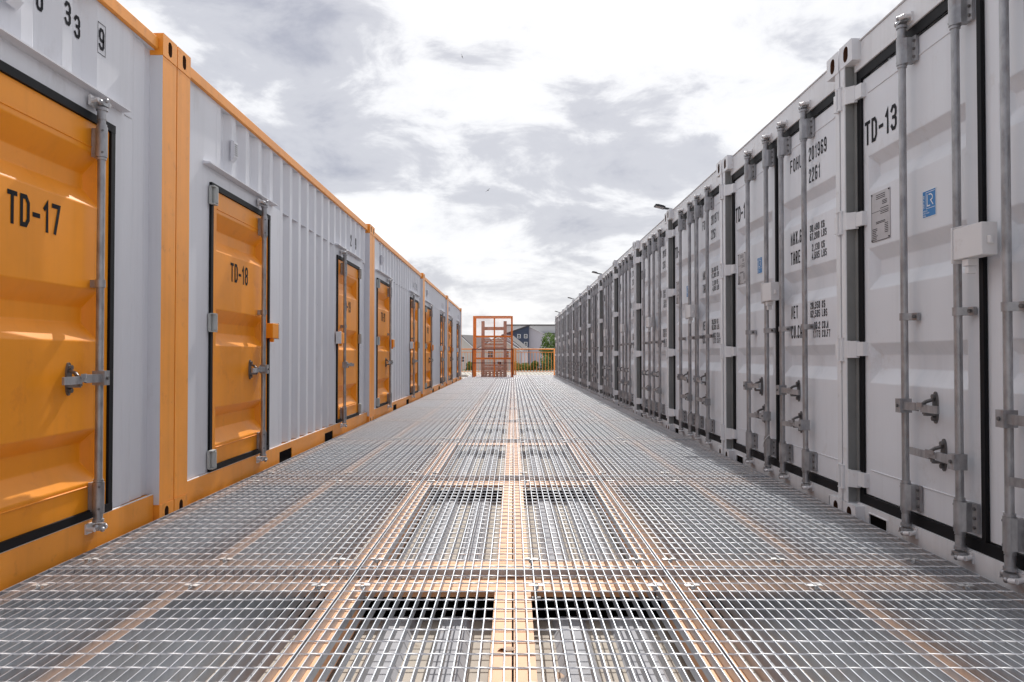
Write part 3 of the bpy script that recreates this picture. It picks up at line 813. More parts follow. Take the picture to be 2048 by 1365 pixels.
def big_digits_mesh(s):
    mb = MB(); n = len(s)
    for k, c in enumerate(s):
        text(mb, c, -(n-1-k)*0.278-0.030, 0, 0.135, w=0.060, stroke=0.165, y=Y_O-0.002)
    return mb.mesh('container_number', ['ink'])
def left_container(idx, doors, number, label, A=(0.585, 1.785), B=(4.145, 5.365), ph=0.138, upend=5.80, nx=None):
    t = thing('shipping_container', label, 'container', (LX, 4.34-6.068+6.068*idx, 0), R(90), 'orange framed containers standing side-on along the left')
    obj('corrugated_wall', cached('lwall%s%s' % (A, B), lambda: l_wall_mesh(A, B, ph, upend)), t)
    for x in (0.087, 5.971):
        inn = 1 if x < 3 else -1
        obj('corner_post', cached('lpost%d' % inn, lambda: l_post_mesh(inn)), t, (x, 0, 0), bevel=0.003)
        for z in (ZT-0.118, ZB):
            obj('corner_casting', cached('lcast', lambda: casting_mesh(0.174, 0.118, 0.162, 0.048, 0.080, 'orange_frame')), t, (x, 0, z), bevel=0.004)
    obj('top_rail', cached('ltop', l_toprail), t, bevel=0.003)
    obj('bottom_rail', cached('lbot', l_botrail), t)
    def shell():
        mb = MB()
        mb.add([(0.03,0.1,0),(0.03,2.40,0),(6.028,2.40,0),(6.028,0.1,0),(0.03,0.1,2.44),(0.03,2.40,2.44),(6.028,2.40,2.44),(6.028,0.1,2.44)],
               [(0,1,5,4),(1,2,6,5),(2,3,7,6)])
        return mb.mesh('end_walls', ['lilac_paint'])
    obj('end_walls', cached('lshell', shell), t)
    def roof():
        mb = MB(); x = 0.10; pts = [(0.03, 2.47)]
        while x < 5.75:
            pts += [(x, 2.47), (x+0.02, 2.488), (x+0.12, 2.488), (x+0.14, 2.47)]; x += 0.209
        pts.append((6.03, 2.47)); n = len(pts)
        vs = [(a, 0.09, b) for a, b in pts]+[(a, 2.40, b) for a, b in pts]
        mb.add(vs, [(i, i+1, n+i+1, n+i) for i in range(n-1)]); return mb.mesh('roof', ['roof_paint'])
    obj('roof', cached('lroof', roof), t)
    for (x0, x1), (num, hinge) in zip((A, B), doors):
        xc = (x0+x1)/2; w = x1-x0
        obj('gasket', cached('lg%.3f' % w, lambda: gasket_frame(-w/2, w/2, 0.122, 1.918, 0.036, 0.030, 0.060)), t, (xc, 0, 0))
        d = obj('door', cached('ldoor', l_door_mesh), t, (xc-DW/2, 0.042, 0), bevel=0.004)
        for zz in (1.770, 0.262): obj('weld_bead', cached('lbead', lambda: bead_mesh(DW, (0,), 0.085, 1.055, 'orange_paint')), d, (0, 0, zz))
        s = 1 if hinge == 'l' else -1           # bar on the opposite side to the hinges
        bx = DW/2 + s*(0.33 if (s > 0 and idx > 0) else 0.415)
        obj('lock_bar', cached('lbar', lambda: bar_mesh(0.085, 1.965)), d, (bx, -0.047, 0))
        for zz in (1.79, 0.215): obj('bar_bracket', cached('bracket2', lambda: bracket_mesh(0.135)), d, (bx, -0.047, zz), (0, 0, 0 if s < 0 else 0))
        obj('bar_guide', cached('guide', None), d, (bx, -0.047, 1.16))
        for zz in (1.968, 0.082): obj('cam_keeper', cached('keeper', None), t, (bx+xc-DW/2, -0.002, zz))
        obj('handle', cached('lh%d' % s, lambda: handle_mesh(0.34, -s)), d, (bx, -0.053, 0.742))
        obj('handle_retainer', cached('hasp', None), d, (bx-s*0.17, -0.009, 0.742))
        hx = 0.0 if hinge == 'l' else DW
        for zz in (1.835, 1.045, 0.200):
            o = obj('hinge', cached('lhg' + hinge, lambda: l_hinge('hinge_grey')), t, (xc-DW/2+hx-0.004*s, 0.036, zz))
            o.scale = (s, 1, 1)
        if idx > 0:
            o = obj('lock_box', cached('lbox', l_lockbox), t, (xc+s*(w/2-0.07), -0.022, 1.03), bevel=0.004)
            o.scale = (s, 1, 1)
        obj('door_number', cached('td'+num, lambda: number_text_mesh(num)), d, (DW/2-(0.17 if idx == 0 else 0.235), -0.0015, 1.335))
        obj('drip_ledge', cached('lledge', l_ledge), t, (xc-0.70, 0, 0))
    obj('vent', cached('lvent', l_vent), t, (A[0]+0.36, 0, 2.14))
    if idx == 0: obj('vent', cached('lvent', None), t, (4.66, 0, 2.15))
    obj('container_number', cached('cn'+number, lambda: (digits_mesh if idx == 0 else big_digits_mesh)(number)), t, (ph+0.036+0.278*round((5.345-ph-0.036)/0.278) if idx == 0 else ph+0.036+0.278*18, 0, 2.235 if idx == 0 else 2.11))
    return t
left_container(0, (('TD-16', 'l'), ('TD-17', 'l')), '500339', 'nearest orange and grey container on the left, TD-17 lettered on its orange door', B=(4.235, 5.455), ph=0.027, upend=5.62)
left_container(1, (('TD-18', 'l'), ('TD-19', 'r')), '29', 'orange and grey container lettered TD-18 on its orange door, second on the left')
left_container(2, (('TD-20', 'l'), ('TD-21', 'r')), '429', 'third orange and grey container from the camera on the left')
left_container(3, (('TD-22', 'l'), ('TD-23', 'r')), '431', 'fourth orange and grey container from the camera on the left')
left_container(4, (('TD-24', 'l'), ('TD-25', 'r')), '427', 'farthest orange and grey container on the left, before the railing')

# ------------------------------------------------------------------ walkway: containers below, beams, grating
Y0 = 3.152; BAY = 2.435
def below_roof(pm='roof_paint', dm='roof_dirt'):
    mb = MB(); zr = -0.150; h = 0.024
    X0, X1 = -6.0, 6.0
    ya, yb = 0.27, 2.285
    x = X0
    while x < X1-0.2:
        a, b, c, d, e2 = x, x+0.085, x+0.105, x+0.190, x+0.209
        mb.add([(a,ya,zr),(b,ya,zr),(b,yb,zr),(a,yb,zr)], [(0,1,2,3)], 1)
        y1, y2 = ya+0.03, yb-0.03
        v = [(b,ya,zr),(e2,ya,zr),(e2,yb,zr),(b,yb,zr),(c,y1,zr+h),(d,y1,zr+h),(d,y2,zr+h),(c,y2,zr+h)]
        mb.add(v, [(0,1,5,4),(1,2,6,5),(2,3,7,6),(3,0,4,7),(4,5,6,7)], 0)
        x = e2
    mb.box(X0, X1, ya-0.012, ya, zr-0.06, zr+0.004, 2); mb.box(X0, X1, yb, yb+0.012, zr-0.06, zr+0.004, 0)  # near rim painted black to read as shade below the beam
    return mb.mesh('roof', [pm, dm, 'shade_black'])
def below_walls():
    mb = MB(); mb.box(-6.0, 6.0, 0.25, 2.295, -2.74, -0.212, 0, skip='t'); return mb.mesh('side_walls', ['shade_black'])  # body shortened and painted black, standing in for deep shade between bays
def beam_set_cross(y0, y1):
    # folded channel, open towards the near side
    mb = MB(); zt, zb = -0.0315, -0.128
    mb.box(-1.80, 1.79, y0, y1, zt-0.006, zt)
    mb.box(-1.80, 1.79, y0, y0+0.005, zt-0.020, zt-0.0065)
    return mb.mesh('cross_beam', ['beam_orange'])
def long_beam(wd, pair=False):
    mb = MB(); zt, zb = -0.0315, -0.124
    ya, yb = 0.245, 2.245
    hw = wd/2
    if pair:
        for s in (-1, 1):
            x0, x1 = sorted((s*0.003, s*hw))
            mb.box(x0, x1, ya, yb, zt-0.006, zt); mb.box(*sorted((s*0.003, s*0.009)), ya, yb, zb, zt-0.0065)
            mb.box(x0, x1, ya, yb, zb-0.005, zb)
    else:
        mb.box(-hw, hw, ya, yb, zb, zt)
    return mb.mesh('long_beam', ['beam_orange'])
def grating_mesh(width, length):
    mb = MB(); nb = int(round(width/0.0343)); p = width/nb; t = 0.00145; hb = 0.030
    for i in range(nb+1):
        x = i*p
        if i == 0: x = t
        if i == nb: x = width-t
        mb.box(x-t, x+t, 0.0035, length-0.0035, -hb, 0.0, 0, skip='fk')
    mb.box(0.0, width, 0.0, 0.003, -hb, 0.0012, 0); mb.box(0.0, width, length-0.003, length, -hb, 0.0012, 0)
    y = 0.045; q = 0.0031
    seg = 3
    while y < length-0.02:
        vs = []; n = nb*seg
        for i in range(n+1):
            a = math.pi/2*i/seg/1.0 * 0.5
            x = 0.003+(width-0.006)*i/n
            for k in range(4):
                tt = a+k*math.pi/2
                vs.append((x, y+q*math.cos(tt), -0.0012+q*math.sin(tt)))
        fs = []
        for i in range(n):
            for k in range(4):
                fs.append((i*4+k, i*4+(k+1) % 4, (i+1)*4+(k+1) % 4, (i+1)*4+k))
        mb.add(vs, fs, 1)
        y += 0.1
    return mb.mesh('grating', ['grating', 'rod'])
def clip_mesh():
    mb = MB()
    mb.prism([(-0.034, 0.003), (-0.012, 0.004), (-0.010, -0.012), (0.010, -0.012), (0.012, 0.004), (0.034, 0.003), (0.034, 0.006), (0.009, 0.0075), (0.007, -0.009), (-0.007, -0.009), (-0.009, 0.0075), (-0.034, 0.006)], 'y', -0.014, 0.014)
    mb.cyl((0, 0, -0.009), (0, 0, 0.003), 0.0075, 8, 0)
    mb.cyl((0, 0, -0.05), (0, 0, -0.012), 0.004, 6, 1)
    mb.box(-0.02, 0.02, -0.012, 0.012, -0.062, -0.050, 1)
    return mb.mesh('fixing_clip', ['steel_bolt', 'galvanised_dark'])

NB = 14
frame_labels = {}
first = None
for k in range(NB):
    y = Y0 + BAY*(k-1)
    lb = 'grey container roof seen through the walkway, %s' % ('under the nearest bay' if k == 0 else ('under the %s bay from the camera' % (ord_[k] if k < 13 else 'farthest')))
    c = thing('lower_container', lb, 'container', (0, y, 0), 0, 'containers under the walkway')
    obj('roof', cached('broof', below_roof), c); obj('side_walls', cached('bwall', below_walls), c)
    lb = 'orange steel beam frame under the %s grating bay' % ('nearest' if k == 0 else (ord_[k] if k < 13 else 'farthest'))
    f = thing('walkway_frame', lb, 'steel frame', (0, y, 0), 0, 'orange beam frames carrying the walkway')
    obj('cross_beam', cached('cb1', lambda: beam_set_cross(2.248, 2.425)), f)      # near-side beam of the far joint
    obj('cross_beam', cached('cb0', lambda: beam_set_cross(0.115, 0.240)), f)
    obj('long_beam', cached('lb0', lambda: long_beam(0.132, True)), f)
    for x in (-0.605, 0.60): obj('long_beam', cached('lb1', lambda: long_beam(0.105)), f, (x, 0, 0))
    for x in (-1.20, 1.19, -1.765, 1.755): obj('long_beam', cached('lb2', lambda: long_beam(0.062)), f, (x, 0, 0))
for k in range(7):
    y = Y0 + BAY*(NB-1+k)
    c = thing('lower_container', '%s pale container roof beyond the orange railing' % (['nearest', 'second', 'third', 'fourth', 'fifth', 'sixth', 'farthest'][k]), 'container', (0, y, 0), 0, 'uncovered container roofs beyond the railing')
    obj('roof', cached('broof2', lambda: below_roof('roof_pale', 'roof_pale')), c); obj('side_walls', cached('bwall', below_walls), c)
pn = {0: 'left', 1: 'middle', 2: 'right'}
for k in range(NB):
    for j, (x, w) in enumerate(((-1.826, 1.212), (-0.606, 1.200), (0.602, 1.186))):
        y = Y0 + BAY*(k-1)
        lb = '%s steel grating panel in %s of the walkway' % (pn[j], 'the nearest bay' if k == 0 else ('the %s bay from the camera' % ord_[k] if k < 13 else 'the farthest bay'))
        g = thing('grating_panel', lb, 'grating panel', (x, y+0.003, 0), 0, 'steel grating panels of the walkway',
                  me=cached('grate%.3f' % w, lambda: grating_mesh(w, BAY-0.006)))
        if k <= 5:
            for cx_ in ((0.10, 0.655, 1.12) if j == 0 else ((0.058, 0.692, 1.125) if j == 1 else (0.052, 0.50, 1.05))):
                for q in (obj('fixing_clip', cached('clip', clip_mesh), g, (cx_, 2.205, 0), (0, 0, R(random.uniform(-12, 12)))),
                          obj('fixing_clip', cached('clip', None), g, (cx_-0.01, 0.145, 0), (0, 0, R(random.uniform(-12, 12))))):
                    q.scale = (0.8, 0.8, 0.8)

# leaves lying on the centre beam
def leaf_mesh(seed):
    rnd = random.Random(seed); mb = MB(); pts = []
    n = 9
    for i in range(n):
        a = 2*math.pi*i/n
        r = 0.016*(0.7+0.5*rnd.random())
        pts.append((r*1.5*math.cos(a), r*math.sin(a), 0.004*math.sin(2*a)+rnd.random()*0.005))
    mb.add([(0, 0, 0.006)]+pts, [(0, 1+i, 1+(i+1) % n) for i in range(n)], 0, True)
    return mb.mesh('dead_leaf', ['dead_leaf'])
for i, (x, y, z, lb) in enumerate(((-0.02, 2.38, -0.030, 'curled pale brown leaf lying on the centre beam under the grating'),
                       (0.14, 2.40, -0.118, 'pale dry leaf on the container roof right of the centre beam'))):
    o = thing('dead_leaf', lb, 'leaf', (x, y, z), i*1.3, 'fallen leaves under the grating', me=leaf_mesh(i))

# ------------------------------------------------------------------ floodlights on the right row
def floodlight(Y, label):
    t = thing('floodlight', label, 'floodlight', (RX+0.02, Y, 2.527), R(-90), 'black floodlights along the top of the right row')
    def arm():
        mb = MB(); mb.box(-0.03, 0.03, 0.02, 0.10, 0.0, 0.006)
        mb.prism([(0.06, 0.006), (0.05, 0.03), (-0.04, 0.045), (-0.05, 0.028), (0.03, 0.010), (0.045, 0.0061)], 'x', -0.018, 0.018)
        return mb.mesh('bracket', ['lamp_black'])
    def head():
        mb = MB(); mb.box(-0.085, 0.085, -0.10, 0.055, -0.010, 0.016)
        for k in range(7): mb.box(-0.075+k*0.022, -0.068+k*0.022, -0.07, 0.03, 0.0165, 0.026)
        mb.box(-0.07, 0.07, -0.085, 0.035, -0.0125, -0.0105, 1)
        return mb.mesh('lamp_head', ['lamp_black', 'lamp_glass'])
    obj('bracket', cached('farm', arm), t)
    h = obj('lamp_head', cached('fhead', head), t, (0, -0.085, 0.048), (R(-14), 0, 0)); h.scale = (0.75, 0.75, 0.75)
    return t
for i, (k, lb) in enumerate(((2, 'nearest and largest black floodlight on the right containers'), (5, 'second black floodlight along the right containers'),
                    (8, 'third black floodlight along the right containers'), (11, 'farthest black floodlight on the right containers'))):
    floodlight(4.37+2.458*k, lb)

# ------------------------------------------------------------------ railing at the far end
def railing(x0, x1, Y, label):
    t = thing('railing', label, 'railing', (x0, Y, 0), 0, 'orange railings closing the far end')
    w = x1-x0
    mb = MB(); mb.box(0.03, w-0.03, -0.025, 0.025, 1.105, 1.16); obj('top_rail', mb.mesh('top_rail', ['rail_orange']), t, bevel=0.006)
    mb = MB(); mb.box(0.03, w-0.03, -0.012, 0.012, 0.985, 1.010); obj('upper_bar', mb.mesh('upper_bar', ['rail_orange']), t)
    mb = MB(); mb.box(0.03, w-0.03, -0.012, 0.012, 0.13, 0.155); obj('lower_bar', mb.mesh('lower_bar', ['rail_orange']), t)
    n = int(w/0.125); bal = MB().cyl((0,0,0.155), (0,0,0.985), 0.009, 6).mesh('baluster', ['rail_orange'])
    for i in range(1, n): obj('baluster', bal, t, (i*w/n, 0, 0))
    for x in (0.0, w): obj('post', cached('rpostm', lambda: MB().box(-0.028, 0.028, -0.028, 0.028, -0.02, 1.165).box(-0.07, 0.07, -0.07, 0.07, 0.0, 0.012).mesh('post', ['rail_orange'])), t, (x, 0, 0))
    return t
railing(-4.6, -1.72, 34.9, 'orange railing section to the left of the cage')
railing(-1.64, 0.05, 34.9, 'orange railing section right behind the cage')
railing(0.13, 1.82, 34.9, 'orange railing section between the cage and the right containers')
# landing slab beside the cage
o = thing('concrete_block', 'low pale concrete block on the walkway left of the cage', 'block', (-1.95, 31.6, 0), 0, me=MB().box(-0.16, 0.16, -0.3, 0.3, 0, 0.07).box(-0.12, 0.12, -0.25, 0.25, 0.071, 0.10).mesh('concrete_block', ['concrete']))

# ------------------------------------------------------------------ orange mesh cage and timber ladder
def cage():
    t = thing('safety_cage', 'tall orange steel cage with wire mesh at the far end', 'cage', (-0.775, 31.2, 0), 0)
    hw, dp, H = 0.775, 1.15, 2.40
    for x in (-hw, hw-0.07):
        for y in (0, dp):
            mb = MB(); mb.box(x, x+0.07, y, y+0.07, 0, H); obj('post', mb.mesh('post', ['cage_orange']), t, bevel=0.005)
    mb = MB(); mb.box(0.03-0.0, 0.085, 0.0, 0.05, 0.0, H-0.07); obj('post', mb.mesh('post', ['cage_orange']), t)
    for z, hh in ((H-0.05, 0.05), (1.56, 0.07), (0.70, 0.07)):
        mb = MB(); mb.box(-hw+0.07, hw-0.07, 0.004, 0.045, z, z+hh); obj('rail', mb.mesh('rail', ['cage_orange']), t)
        for x in (-hw+0.01, hw-0.06):
            mb = MB(); mb.box(x, x+0.05, 0.071, dp-0.001, z, z+hh); obj('rail', mb.mesh('rail', ['cage_orange']), t)
        if z > 2:
            mb = MB(); mb.box(-hw+0.07, hw-0.07, dp+0.01, dp+0.05, z, z+hh); obj('rail', mb.mesh('rail', ['cage_orange']), t)
    # wire mesh: front and two sides
    mb = MB(); r = 0.0026
    n = int(2*hw/0.05)
    for i in range(1, n): mb.cyl((-hw+i*0.05, -0.006, 0.02), (-hw+i*0.05, -0.006, H), r, 4, caps=False)
    for i in range(1, int(H/0.05)): mb.cyl((-hw, -0.010, i*0.05), (hw, -0.010, i*0.05), r, 4, caps=False)
    for x in (-hw-0.004, hw+0.004):
        for i in range(1, int(dp/0.05)): mb.cyl((x, i*0.05, 0.02), (x, i*0.05, H), r, 4, caps=False)
        for i in range(1, int(H/0.05)): mb.cyl((x, 0, i*0.05), (x, dp, i*0.05), r, 4, caps=False)
    obj('wire_mesh', mb.mesh('wire_mesh', ['cage_orange']), t)
    g = MB()
    g.box(-hw-0.04, hw+0.02, -0.085, -0.055, 1.075, 1.115); g.box(-hw-0.04, hw+0.02, -0.085, -0.055, 0.545, 0.575)
    g.box(-hw-0.04, -hw-0.005, -0.085, -0.055, 0.0, 1.0745); g.box(hw-0.015, hw+0.02, -0.085, -0.055, 0.0, 1.0745)
    obj('gate', g.mesh('gate', ['cage_dark']), t)
    return t
cage()
t = thing('timber_rack', 'weathered brown timber rack standing inside the orange cage', 'timber rack', (-0.75, 31.75, 0), 0)
for x in (-0.50, 0.38):
    mb = MB(); mb.box(x, x+0.13, 0, 0.10, 0, 2.22); mb.box(x+0.01, x+0.12, 0.35, 0.45, 0, 2.10); mb.box(x+0.02, x+0.11, 0.101, 0.349, 2.0, 2.10)
    obj('upright', mb.mesh('upright', ['timber']), t)
for z, h in ((1.86, 0.13), (1.10, 0.11), (1.245, 0.09), (1.39, 0.05), (1.47, 0.03), (0.42, 0.08), (0.27, 0.12)):
    mb = MB(); mb.box(-0.369 if z > 0.5 else -0.52, 0.379 if z > .5 else 0.53, -0.03 if z < 0.5 else 0.02, 0.08 if z > .5 else -0.002, z, z+h)
    obj('cross_board', mb.mesh('cross_board', ['timber']), t)
p = thing('pallet', 'brown wooden pallet standing on edge at the foot of the timber rack', 'pallet', (-0.75, 31.62, 0), 0)
mb = MB()
for i in range(7): mb.box(-0.50+i*0.145, -0.40+i*0.145, 0.0, 0.022, 0.002, 0.25)
for z in (0.01, 0.11, 0.20): mb.box(-0.51, 0.50, 0.0225, 0.06, z, z+0.05)
obj('slats', mb.mesh('slats', ['timber']), p)

# ------------------------------------------------------------------ ground
def ground_mesh():
    mb = MB(); n = 24; R0 = 1500
    mb.add([(-R0, -R0, -2.78), (R0, -R0, -2.78), (R0, R0, -2.78), (-R0, R0, -2.78)], [(0, 1, 2, 3)])
    return mb.mesh('ground', ['concrete'])
g = obj('ground', ground_mesh()); kind(g, 'structure', 'pale concrete yard beyond the containers')
# roofs of far neighbouring blocks
# ------------------------------------------------------------------ houses
def quadm(name, vs, mat, parent):
    mb = MB(); mb.add(vs, [tuple(range(len(vs)))]); return obj(name, mb.mesh(name, [mat]), parent)
def window(parent, x, z, w, h, y):
    mb = MB()
    mb.box(x-w/2, x+w/2, y-0.06, y-0.002, z-h/2, z-h/2+0.12); mb.box(x-w/2, x+w/2, y-0.06, y-0.002, z+h/2-0.12, z+h/2)
    mb.box(x-w/2, x-w/2+0.12, y-0.06, y-0.002, z-h/2+0.12, z+h/2-0.12); mb.box(x+w/2-0.12, x+w/2, y-0.06, y-0.002, z-h/2+0.12, z+h/2-0.12)
    mb.box(x-w/2+0.12, x+w/2-0.12, y-0.05, y-0.003, z-0.04, z+0.04)
    f = obj('window', mb.mesh('window', ['window_frame']), parent)
    obj('pane', MB().box(x-w/2+0.1, x+w/2-0.1, y-0.03, y-0.001, z-h/2+0.1, z+h/2-0.1).mesh('pane', ['window_glass']), f)
def gable_house(label, x, Y, w, depth, eave, ridge, rot, wall, wins, z0=-2.78):
    t = thing('house', label, 'house', (x, Y, z0), R(rot))
    E, Rg = eave-z0, ridge-z0
    mb = MB(); mb.prism([(-w/2, 0), (w/2, 0), (w/2, E), (0, Rg), (-w/2, E)], 'y', 0, depth); obj('wall', mb.mesh('wall', [wall]), t)
    ov = 0.35; k = (Rg-E)/(w/2)
    for s in (-1, 1):
        mb = MB(); mb.prism([(0, Rg+0.02), (s*(w/2+ov), E-ov*k+0.02), (s*(w/2+ov), E-ov*k+0.17), (0, Rg+0.17)], 'y', -0.25, depth+0.25)
        obj('roof', mb.mesh('roof', ['roof_tile']), t)
    mb = MB()
    for s in (-1, 1):
        mb.prism([(0, Rg-0.2), (s*(w/2+ov), E-ov*k-0.2), (s*(w/2+ov), E-ov*k+0.015), (0, Rg+0.015)], 'y', -0.28, -0.12)
    obj('barge_board', mb.mesh('barge_board', ['window_frame']), t)
    for wx, wz, ww, wh in wins: window(t, wx, wz-z0, ww, wh, 0)
    return t
gable_house('pale gabled house left of the cage, dark tiled roof', -9.6, 148, 6.0, 12, 2.1, 4.6, -22, 'render_cream', [(0.3, 0.2, 1.0, 1.2)])
gable_house('cream gabled house directly behind the orange cage', -2.4, 132, 7.2, 12, 1.9, 4.0, 0, 'render_cream', [(-1.3, 1.1, 1.1, 1.3), (1.3, 1.1, 1.1, 1.3), (0.2, -1.0, 0.9, 2.0)])
gable_house('pale house with slate roof in front of the dark blue building', -1.3, 150, 6.0, 8, 2.25, 4.65, -10, 'render_lilac', [(1.6, -0.3, 0.9, 1.2)])
def mono_house(label, x0, x1, Y, depth, zl, zr, wall, wins, roofthick=0.25, ov=0.5, z0=-2.78, roof='roof_tile'):
    t = thing('house', label, 'house', (x0, Y, z0), 0); w = x1-x0; a, b = zl-z0, zr-z0
    mb = MB(); mb.prism([(0, 0), (w, 0), (w, b), (0, a)], 'y', 0, depth); obj('wall', mb.mesh('wall', [wall]), t)
    k = (b-a)/w
    mb = MB(); mb.prism([(-ov, a-k*ov+0.02), (w+ov*(1 if k > 0 else 0.0), b+k*ov*(1 if k > 0 else 0)+0.02), (w+ov*(1 if k > 0 else 0), b+k*ov*(1 if k > 0 else 0)+0.02+roofthick), (-ov, a-k*ov+0.02+roofthick)], 'y', -0.5, depth+0.4)
    obj('roof', mb.mesh('roof', [roof]), t)
    for wx, wz, ww, wh in wins: window(t, wx-x0, wz-z0, ww, wh, 0)
    return t
mono_house('dark blue house with a steep single pitch roof and white windows', -2.4, 4.05, 200, 9, 6.0, 8.3, 'cladding_blue',
           [(1.55, 5.75, 0.85, 1.0), (3.25, 5.75, 0.85, 1.0), (3.25, 3.75, 0.85, 1.1)])
mono_house('grey house with a roof sloping down to the right, beside the dark blue one', 4.1, 9.4, 201, 9, 8.1, 5.6, 'render_lilac', [(7.6, 3.2, 0.9, 1.1)], roof='window_frame', roofthick=0.1)
t = thing('warehouse', 'long flat roofed white building behind the houses', 'building', (0, 235, -2.78), 0)
mb = MB(); mb.box(-2.0, 60, 0, 25, 0, 12.5); obj('wall', mb.mesh('wall', ['render_white']), t)
mb = MB(); mb.box(-2.4, 60.4, -0.3, 25.3, 12.51, 12.85); obj('roof', mb.mesh('roof', ['roof_tile']), t)
mb = MB(); mb.box(7.9, 40, -1.6, -0.05, 10.0, 10.25); obj('canopy', mb.mesh('canopy', ['roof_tile']), t)
t = thing('garden_wall', 'low red brick wall below the houses', 'wall', (0, 128, -2.78), 0)
mb = MB(); mb.box(0.8, 6.5, 0, 0.3, 0, 1.7); obj('brickwork', mb.mesh('brickwork', ['brick_red']), t)
mb = MB(); mb.box(0.75, 6.55, -0.05, 0.35, 1.701, 1.78); obj('coping', mb.mesh('coping', ['render_cream']), t)

# ------------------------------------------------------------------ planting
def foliage_mesh(seed, rx, rz, n, leaf, mats, lump=6, squash=1.0, base=0.0):
    rnd = random.Random(seed); mb = MB()
    lobes = []
    for i in range(lump):
        a = rnd.random()*2*math.pi; r = rnd.random()**0.5*rx*0.62
        lobes.append((r*math.cos(a), r*math.sin(a)*0.8, base+rz*(0.25+0.62*rnd.random()), rx*(0.30+0.26*rnd.random()), rnd.randrange(len(mats))))
    for i in range(n):
        lx, ly, lz, lr, mi = rnd.choice(lobes)
        d = Vector((rnd.gauss(0, 1), rnd.gauss(0, 1), rnd.gauss(0, 1))).normalized()*lr*(0.55+0.5*rnd.random())
        c = Vector((lx, ly, lz))+Vector((d.x, d.y, d.z*squash))
        if c.z < base*0.6: c.z = base*0.6+abs(c.z-base*0.6)
        u = Vector((rnd.gauss(0, 1), rnd.gauss(0, 1), rnd.gauss(0, 1))).normalized(); w = u.orthogonal().normalized()
        s = leaf*(0.6+0.8*rnd.random())
        m2 = mi if rnd.random() < 0.75 else rnd.randrange(len(mats))
        mb.add([c-u*s, c+w*s*0.55, c+u*s, c-w*s*0.55], [(0, 1, 2, 3)], m2)
    return mb.mesh('foliage', mats)
def tree(label, x, Y, z0, rx, rz, seed, mats, n=2600, leaf=0.22, trunk=True, name='tree', cat='tree', base=1.5, group=None):
    t = thing(name, label, cat, (x, Y, z0), 0, group)
    mb = MB(); mb.cyl((0, 0, 0), (0.1, 0, base+rz*0.5), 0.04*rz, 8, r2=0.015*rz)
    rnd = random.Random(seed+5)
    for i in range(5):
        a = rnd.random()*6.28; mb.cyl((0.05, 0, base*0.7+i*rz*0.08), (math.cos(a)*rx*0.6, math.sin(a)*rx*0.6, base+rz*(0.4+0.1*i)), 0.018*rz, 6, r2=0.006*rz)
    obj('trunk', mb.mesh('trunk', ['bark']), t)
    obj('crown', foliage_mesh(seed, rx, rz, n, leaf, mats, 9, base=base), t)
    return t
tree('bushy green tree behind the railing beside the last grey container', 6.6, 118, -2.78, 2.7, 6.0, 11, ['leaf_dark', 'leaf_green', 'leaf_green'], n=4200, leaf=0.16, base=1.0)
tree('olive green tree behind the bushy one, tip showing above it', 9.7, 150, -2.78, 2.2, 7.2, 12, ['leaf_dark', 'leaf_yellow', 'leaf_dark'], n=2500, leaf=0.2, base=2.0)
def shrub(label, x, Y, rx, rz, seed, mats, z0=-2.78):
    t = thing('shrub', label, 'shrub', (x, Y, z0), 0, 'shrubs beyond the railing')
    obj('foliage', foliage_mesh(seed, rx, rz, 2600, 0.12, mats, 8), t)
    mb = MB()
    for i in range(4): mb.cyl((0, 0, 0), (math.cos(i*1.6)*rx*0.4, math.sin(i*1.6)*rx*0.4, rz*0.6), 0.03, 5)
    obj('stem', mb.mesh('stem', ['bark']), t)
shrub('green shrub left of the cage under the pale gabled house', -6.3, 110, 0.85, 2.9, 21, ['leaf_green', 'leaf_dark', 'leaf_green'])
shrub('yellowish shrub behind the railing immediately right of the cage', 1.0, 112, 1.2, 2.5, 22, ['leaf_yellow', 'leaf_green', 'leaf_yellow'])
shrub('yellow green shrub in front of the low brick wall', 2.5, 114, 1.4, 3.0, 23, ['leaf_yellow', 'leaf_green'])
shrub('dense green shrub below the bushy tree', 4.4, 113, 1.6, 4.2, 24, ['leaf_dark', 'leaf_yellow', 'leaf_green'])
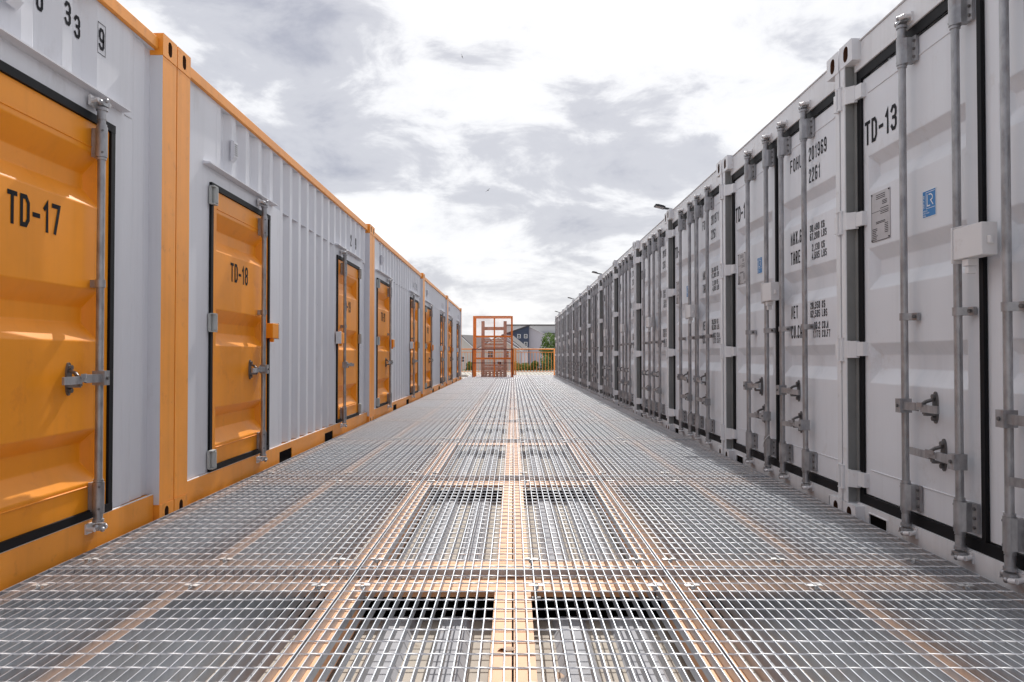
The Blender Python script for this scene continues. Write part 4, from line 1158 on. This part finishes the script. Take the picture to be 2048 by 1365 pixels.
shrub('dark shrub at the right end of the railing', 6.2, 108, 1.6, 4.8, 25, ['leaf_dark', 'leaf_green', 'leaf_dark'])
shrub('small straw coloured shrub at the left edge behind the railing', -5.2, 113, 0.7, 1.6, 26, ['leaf_yellow', 'leaf_green'])

# ------------------------------------------------------------------ birds
def bird(label, loc, roll, rz):
    mb = MB()
    rings = [(-0.34, 0.02), (-0.22, 0.06), (-0.05, 0.10), (0.12, 0.09), (0.22, 0.055), (0.30, 0.05), (0.36, 0.01)]
    n = 8; vs = []
    for y, r in rings:
        for i in range(n):
            a = 2*math.pi*i/n; vs.append((r*math.cos(a), y, r*0.85*math.sin(a)))
    fs = [(j*n+i, j*n+(i+1) % n, (j+1)*n+(i+1) % n, (j+1)*n+i) for j in range(len(rings)-1) for i in range(n)]
    mb.add(vs, fs, 0, True)
    for s in (-1, 1):
        mb.add([(s*0.06, 0.14, 0.03), (s*0.38, 0.20, 0.17), (s*0.80, 0.02, 0.06), (s*0.42, 0.02, 0.14), (s*0.06, -0.10, 0.03),
                (s*0.06, 0.14, 0.05), (s*0.38, 0.20, 0.19), (s*0.80, 0.02, 0.065), (s*0.42, 0.02, 0.16), (s*0.06, -0.10, 0.05)],
               [(0,1,3,4),(1,2,3),(9,8,6,5),(8,7,6),(0,5,6,1),(1,6,7,2),(2,7,8,3),(3,8,9,4)])
    mb.add([(-0.03,-0.30,0.0),(0.03,-0.30,0.0),(0.09,-0.48,0.0),(-0.09,-0.48,0.0),(-0.03,-0.30,0.012),(0.03,-0.30,0.012),(0.09,-0.48,0.012),(-0.09,-0.48,0.012)],
           [(0,1,2,3),(7,6,5,4),(0,4,5,1),(1,5,6,2),(2,6,7,3),(3,7,4,0)])
    o = thing('bird', label, 'bird', loc, 0, 'birds flying in the clouds', me=mb.mesh('bird', ['bird_dark']))
    o.rotation_euler = (0, R(roll), R(rz))
bird('tiny dark bird flying high in the bright cloud, the upper of two', (-14.4, 225, 85.8), 68, 30)
bird('tiny dark bird flying above the cage, the lower of two', (-5.6, 180, 38.3), -35, -20)
